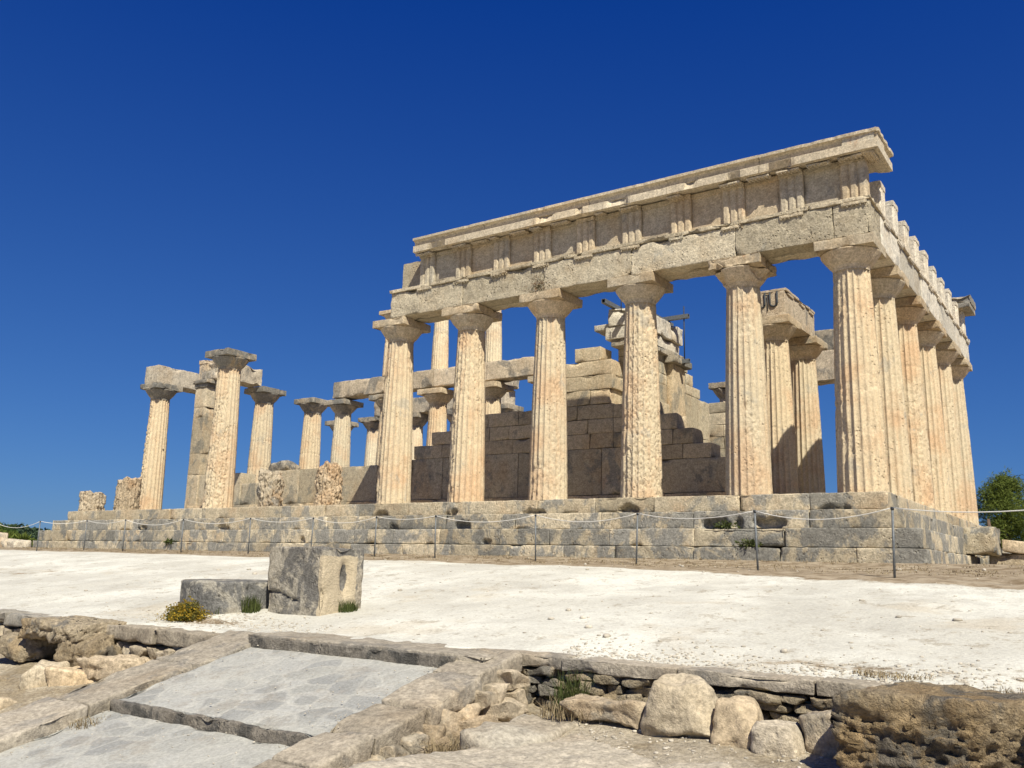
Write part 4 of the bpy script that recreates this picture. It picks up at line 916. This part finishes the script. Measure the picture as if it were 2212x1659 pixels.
def tree(name, base, h, w, label, seed, mat, per=700, leaf=.16, group=None, lowf=.18):
    r = random.Random(seed); x, y, z = base
    t = thing(name, base, label, 'tree', group)
    m = M(); addq(m, tube([(x, y, z - .3), (x + .1, y, z + h * .3), (x - .05, y + .1, z + h * .75)], [.14 * h / 4, .1 * h / 4, .03], 8))
    blobs = []
    for i in range(int(16 + h * 3)):
        q = r.random(); zz = z + h * (lowf + (1 - lowf) * q); R = w * (.50 * math.sin(math.pi * (.22 + .7 * q)) ** .8); an = r.uniform(0, 6.28); d = R * r.uniform(.3, 1.0)
        b = (x + d * math.cos(an), y + d * math.sin(an), zz, w * r.uniform(.12, .22)); blobs.append(b)
        addq(m, tube([(x, y, zz - h * .12), (b[0], b[1], b[2])], [.035, .012], 5))
    blobs.append((x, y, z + h * .97, w * .1))
    part('trunk', m, M_BARK, t)
    P = crown_pts(blobs, per / (w * .17) ** 2 / 6, seed, .3)
    m = M(); m.add(*leaves(P, leaf, seed, .22)); part('crown', m, mat, t, False); return t
def dirpos(az_u, d):   # point on the ground at a bearing
    q = f_ * np.array([1, 1, 0]); q /= np.linalg.norm(q); rr = r_ * np.array([1, 1, 0]); p = CAM + q * d + rr * az_u * d; return p[0], p[1]
tr1 = ['feathery green pine at the right edge behind the last column', 'green pine cut by the right picture edge, behind the feathery pine', 'low dark pine bush at the foot of the feathery pine']
def bushy(base, blobs, label, seed, per, leaf, group):
    t = thing('pine_tree', base, label, 'tree', group); m = M(); x, y, z = base
    addq(m, tube([(x, y, z - .3), (x + .1, y, z + 1.0), (x, y, z + 2.6)], [.16, .12, .05], 8))
    for b in blobs[::4]: addq(m, tube([(x, y, max(z + .4, b[2] - .7)), tuple(b[:3])], [.04, .012], 5))
    part('trunk', m, M_BARK, t)
    P = crown_pts(blobs, per, seed, .25); m = M(); m.add(*leaves(P, leaf, seed, .16)); part('crown', m, M_PINE, t, False)
def blobset(cx, cy, z0, z1, w, n, seed, r0=.32, r1=.62):
    r = random.Random(seed); out = []
    for i in range(n):
        q = r.random(); an = r.uniform(0, 6.283); R = w * math.sqrt(max(.02, 1 - (q * 1.0) ** 2.2)) * math.sqrt(r.random()) ; out.append((cx + R * math.cos(an), cy + R * math.sin(an), z0 + (z1 - z0) * q + .2 * r.random(), r.uniform(r0, r1)))
    return out
x, y = dirpos(.556, 38); bushy((x, y, -2.0), blobset(x, y, -1.6, 2.3, 1.45, 120, 1) + [(x, y, 2.55, .34), (x + .15, y, 2.9, .2), (x - .9, y - .3, 1.9, .3), (x + .7, y, 2.1, .4)], tr1[0], 1, 1300, .075, 'pines beyond the temple')
x, y = dirpos(.603, 41); bushy((x, y, -2.2), blobset(x, y, -1.8, 2.1, 1.8, 130, 2), tr1[1], 2, 1100, .08, 'pines beyond the temple')
x, y = dirpos(.535, 34); bushy((x, y, -2.0), blobset(x, y, -1.7, -.3, 1.3, 26, 3, .25, .45), tr1[2], 3, 1300, .07, 'pines beyond the temple')
tl = ['bright green shrub at the far left beyond the platform end', 'darker green shrub left of the bright one at the left edge', 'low green shrub touching the left end of the steps', 'tall green shrub standing highest against the far hill']
for i, (u, d, h, w) in enumerate(((-.558, 62, 2.1, 3.2), (-.583, 70, 3.0, 4.2), (-.541, 58, 1.6, 2.6), (-.573, 80, 2.9, 4.6))):
    x, y = dirpos(u, d); tree('shrub_tree', (x, y, -2.4), h, w, tl[i], 20 + i, M_PINE if i != 1 else M_PINE2, 2600, .16, 'green shrubs beyond the left end', .02)
# pale boulders far left
for i, (u, d, s, lab) in enumerate(((-.573, 44, (1.7, 1.2, 1.0), 'largest pale boulder at the left edge beyond the platform'), (-.556, 44, (1.5, 1.0, .65), 'middle pale boulder beyond the left end of the steps'), (-.542, 43, (1.0, 1.0, .6), 'small pale boulder touching the left end of the steps'))):
    x, y = dirpos(u, d); single('boulder', rock((x, y, -1.35 + s[2] * .22), s, 80 + i, .12, .16, 1.2, warp=.1, rnd=.3), M_BEAM, (x, y, -1.5), lab, 'boulder', 'pale boulders beyond the platform')
# wooded hill
def hill():
    xs = np.linspace(-900, 400, 130); ys = np.linspace(350, 1100, 60)
    X, Y = np.meshgrid(xs, ys, indexing='ij'); P = np.stack([X.ravel() / 160, Y.ravel() / 160, X.ravel() * 0], 1)
    cx_, cy_ = dirpos(-.66, 760)
    Z = -30 + 56 * np.exp(-(((X - cx_) / 150) ** 2 + ((Y - cy_) / 260) ** 2)) + (14 * fbm(P, 5, 3)).reshape(X.shape) * np.exp(-(((X - cx_) / 200) ** 2))
    nx, ny = X.shape; a = (np.arange(nx - 1)[:, None] * ny + np.arange(ny - 1)[None]).ravel()
    return np.stack([X, Y, Z], -1).reshape(-1, 3), np.stack([a, a + ny, a + ny + 1, a + 1], 1)
def hillmat():
    m, t, b = nodes('wooded_hillside'); g = G(t); n = g.noise(g.pos(), .09, 8, .75); c = g.mix(g.ramp(n, .42, .58), (.02, .04, .022), (.07, .10, .05)); g.bump(n, 1, 6, b); g.out(c, b); return m
hv, hf_ = hill(); single('hills', (hv, hf_), hillmat(), (0, 0, 0), kind='structure')
rs = np.random.RandomState(4); sel = hv[(hv[:, 2] > -26)]; pk = sel[rs.randint(0, len(sel), 2600)] + rs.normal(size=(2600, 3)) * np.array([9, 9, .6])
cp = np.repeat(pk, 12, 0) + rs.normal(size=(2600 * 12, 3)) * np.array([2.0, 2.0, 1.7]) + [0, 0, 1.5]
m = M(); m.add(*leaves(cp, 1.7, 6, .6)); single('hill_wood', m, M_HILL_HAZE, (0, 0, 0), 'dark trees covering the distant hillside', 'trees', kind='stuff', smooth=False)

def tuft(m, c, n, h, spread, seed, lean=.5, wd=.006):
    r = random.Random(seed); V = []; F = []
    for _ in range(n):
        an = r.uniform(0, 6.28); d = spread * math.sqrt(r.random()); x, y = c[0] + d * math.cos(an), c[1] + d * math.sin(an); hh = h * r.uniform(.5, 1.1); ln = r.uniform(.1, lean) * hh; a2 = r.uniform(0, 6.28)
        px, py = math.cos(a2 + 1.57) * wd, math.sin(a2 + 1.57) * wd; b = len(V)
        mx_, my_ = x + math.cos(a2) * ln * .35, y + math.sin(a2) * ln * .35
        V += [(x - px, y - py, c[2] - .01), (x + px, y + py, c[2] - .01), (mx_ + px * .8, my_ + py * .8, c[2] + hh * .6), (mx_ - px * .8, my_ - py * .8, c[2] + hh * .6), (x + math.cos(a2) * ln + px * .2, y + math.sin(a2) * ln + py * .2, c[2] + hh), (x + math.cos(a2) * ln - px * .2, y + math.sin(a2) * ln - py * .2, c[2] + hh)]
        F += [(b, b + 1, b + 2, b + 3), (b + 3, b + 2, b + 4, b + 5)]
    m.add(np.array(V), np.array(F))
def gz(x, y): return float(zterr(np.array([x]), np.array([y]))[0])
# yellow bush
bx, by = -6.62, -10.62; bz = gz(bx, by)
yb = thing('flowering_bush', (bx, by, bz), 'round bush of orange yellow flowers in front of the low stone drum', 'bush')
rs = np.random.RandomState(8); d = rs.normal(size=(2600, 3)); d[:, 2] = np.abs(d[:, 2]); d /= np.linalg.norm(d, axis=1, keepdims=True)
P = np.array([bx, by, bz]) + d * np.array([.28, .25, .23]) * (rs.uniform(.55, 1.1, (2600, 1))) * (1 + .55 * noise(d * 2.4, 2))[:, None]
m = M(); m.add(*leaves(P, .013, 3, .7)); part('flowers', m, M_YEL, yb, False)
P2 = np.array([bx, by, bz]) + d[:1500] * np.array([.28, .25, .24]) * rs.uniform(.2, .95, (1500, 1)); m = M(); m.add(*leaves(P2, .02, 4, .35)); part('foliage', m, M_GRN, yb, False)
def weed(x, y, z, n, h, sp, lab, mat, seed, cat='weed', name='weed_tuft', wd=.005, lean=.6):
    m = M(); tuft(m, (x, y, z), n, h, sp, seed, lean, wd); single(name, m, mat, (x, y, z), lab, cat, smooth=False)
weed(-4.88, -9.42, gz(-4.88, -9.42), 260, .15, .14, 'green weed at the foot of the right face of the upright block', M_GRN, 1, wd=.004)
weed(-6.14, -9.95, gz(-6.14, -9.95), 170, .22, .12, 'green weed in the gap between the stone drum and the upright block', M_GRN, 2)
weed(-6.55, -10.2, gz(-6.55, -10.2), 40, .10, .10, 'small low weed in front of the stone drum', M_GRN, 3)
weed(-.35, -11.25, float(zlow(-.35, -11.25)), 220, .34, .16, 'green and dry weed clump under the coping at the inner corner right of the ramp', M_GRN, 4, lean=.7, wd=.0035)
weed(-.2, -11.35, float(zlow(-.2, -11.35)), 320, .13, .34, 'dry straw tuft around the weed clump under the coping', M_DRY, 5, lean=1.5, wd=.0035)
weed(-.62, -12.35, float(zlow(-.62, -12.35)) + .05, 420, .11, .32, 'dry straw patch along the rubble flank of the ramp', M_DRY, 6, lean=1.8, wd=.0035)
weed(-4.2, -13.3, -2.63 + SL * (-1.9), 180, .07, .16, 'dry straw tuft at the kerb beside the lower landing', M_DRY, 7, lean=1.4, wd=.004)
weed(2.1, -10.35, gz(2.1, -10.35), 420, .022, .32, 'low dry tuft on the terrace edge above the boulder row', M_DRY, 8, lean=2.6, wd=.004)
weed(3.05, -10.6, gz(3.05, -10.6), 90, .07, .35, 'sparse dry weeds at the terrace edge near the right picture border', M_OLIVE, 9, lean=1.2, wd=.0025)
weed(1.55, -11.5, float(zlow(1.55, -11.5)) + .02, 14, .12, .02, 'single small green sprout below the coping', M_GRN, 10, wd=.008)
# weed on the architrave
rs = np.random.RandomState(2); P = np.array([kx(3) - .02, .06, 5.42]) + rs.normal(size=(900, 3)) * np.array([.13, .06, .13]); m = M(); m.add(*leaves(P, .03, 5, .18)); single('weed_tuft', m, M_OLIVE, (kx(3), .1, 5.4), 'dry brown weed growing from the joint of the long architrave', 'weed', smooth=False)
for i, (x, y, z, lab) in enumerate(((-3.05, -.55, -.72, 'tiny green weed in the left hollow of the middle step'), (-2.5, -.75, -1.1, 'tiny green weed on the lowest step near the hollow'), (-21.3, -.78, -1.15, 'small green weed on the steps far to the left'))):
    m = M(); P = np.array([x, y, z + .05]) + np.random.RandomState(i).normal(size=(160, 3)) * np.array([.12, .04, .04]); m.add(*leaves(P, .03, i, .6)); single('weed_tuft', m, M_GRN, (x, y, z), lab, 'weed', smooth=False)
# dry grass on the strip before the steps
def strip():
    m = M(); r = random.Random(3)
    for i in range(1100):
        x = r.uniform(-30, 4); lo_ = np.interp(x, [-40, -22, -14, -9, -4, 1, 6], [-1.5, -2.1, -2.7, -2.5, -2.9, -4.2, -4.6]); y = r.uniform(lo_, -.8)
        tuft(m, (x, y, gz(x, y)), 9, r.uniform(.012, .04), r.uniform(.06, .25), i, 2.8, .006)
    return m
single('dry_grass', strip(), M_DRY, (0, 0, 0), 'dry trampled grass on the strip in front of the steps', 'grass', kind='stuff', smooth=False)

for o in list(bpy.data.objects):
    if 'wl' in o: del o['wl']
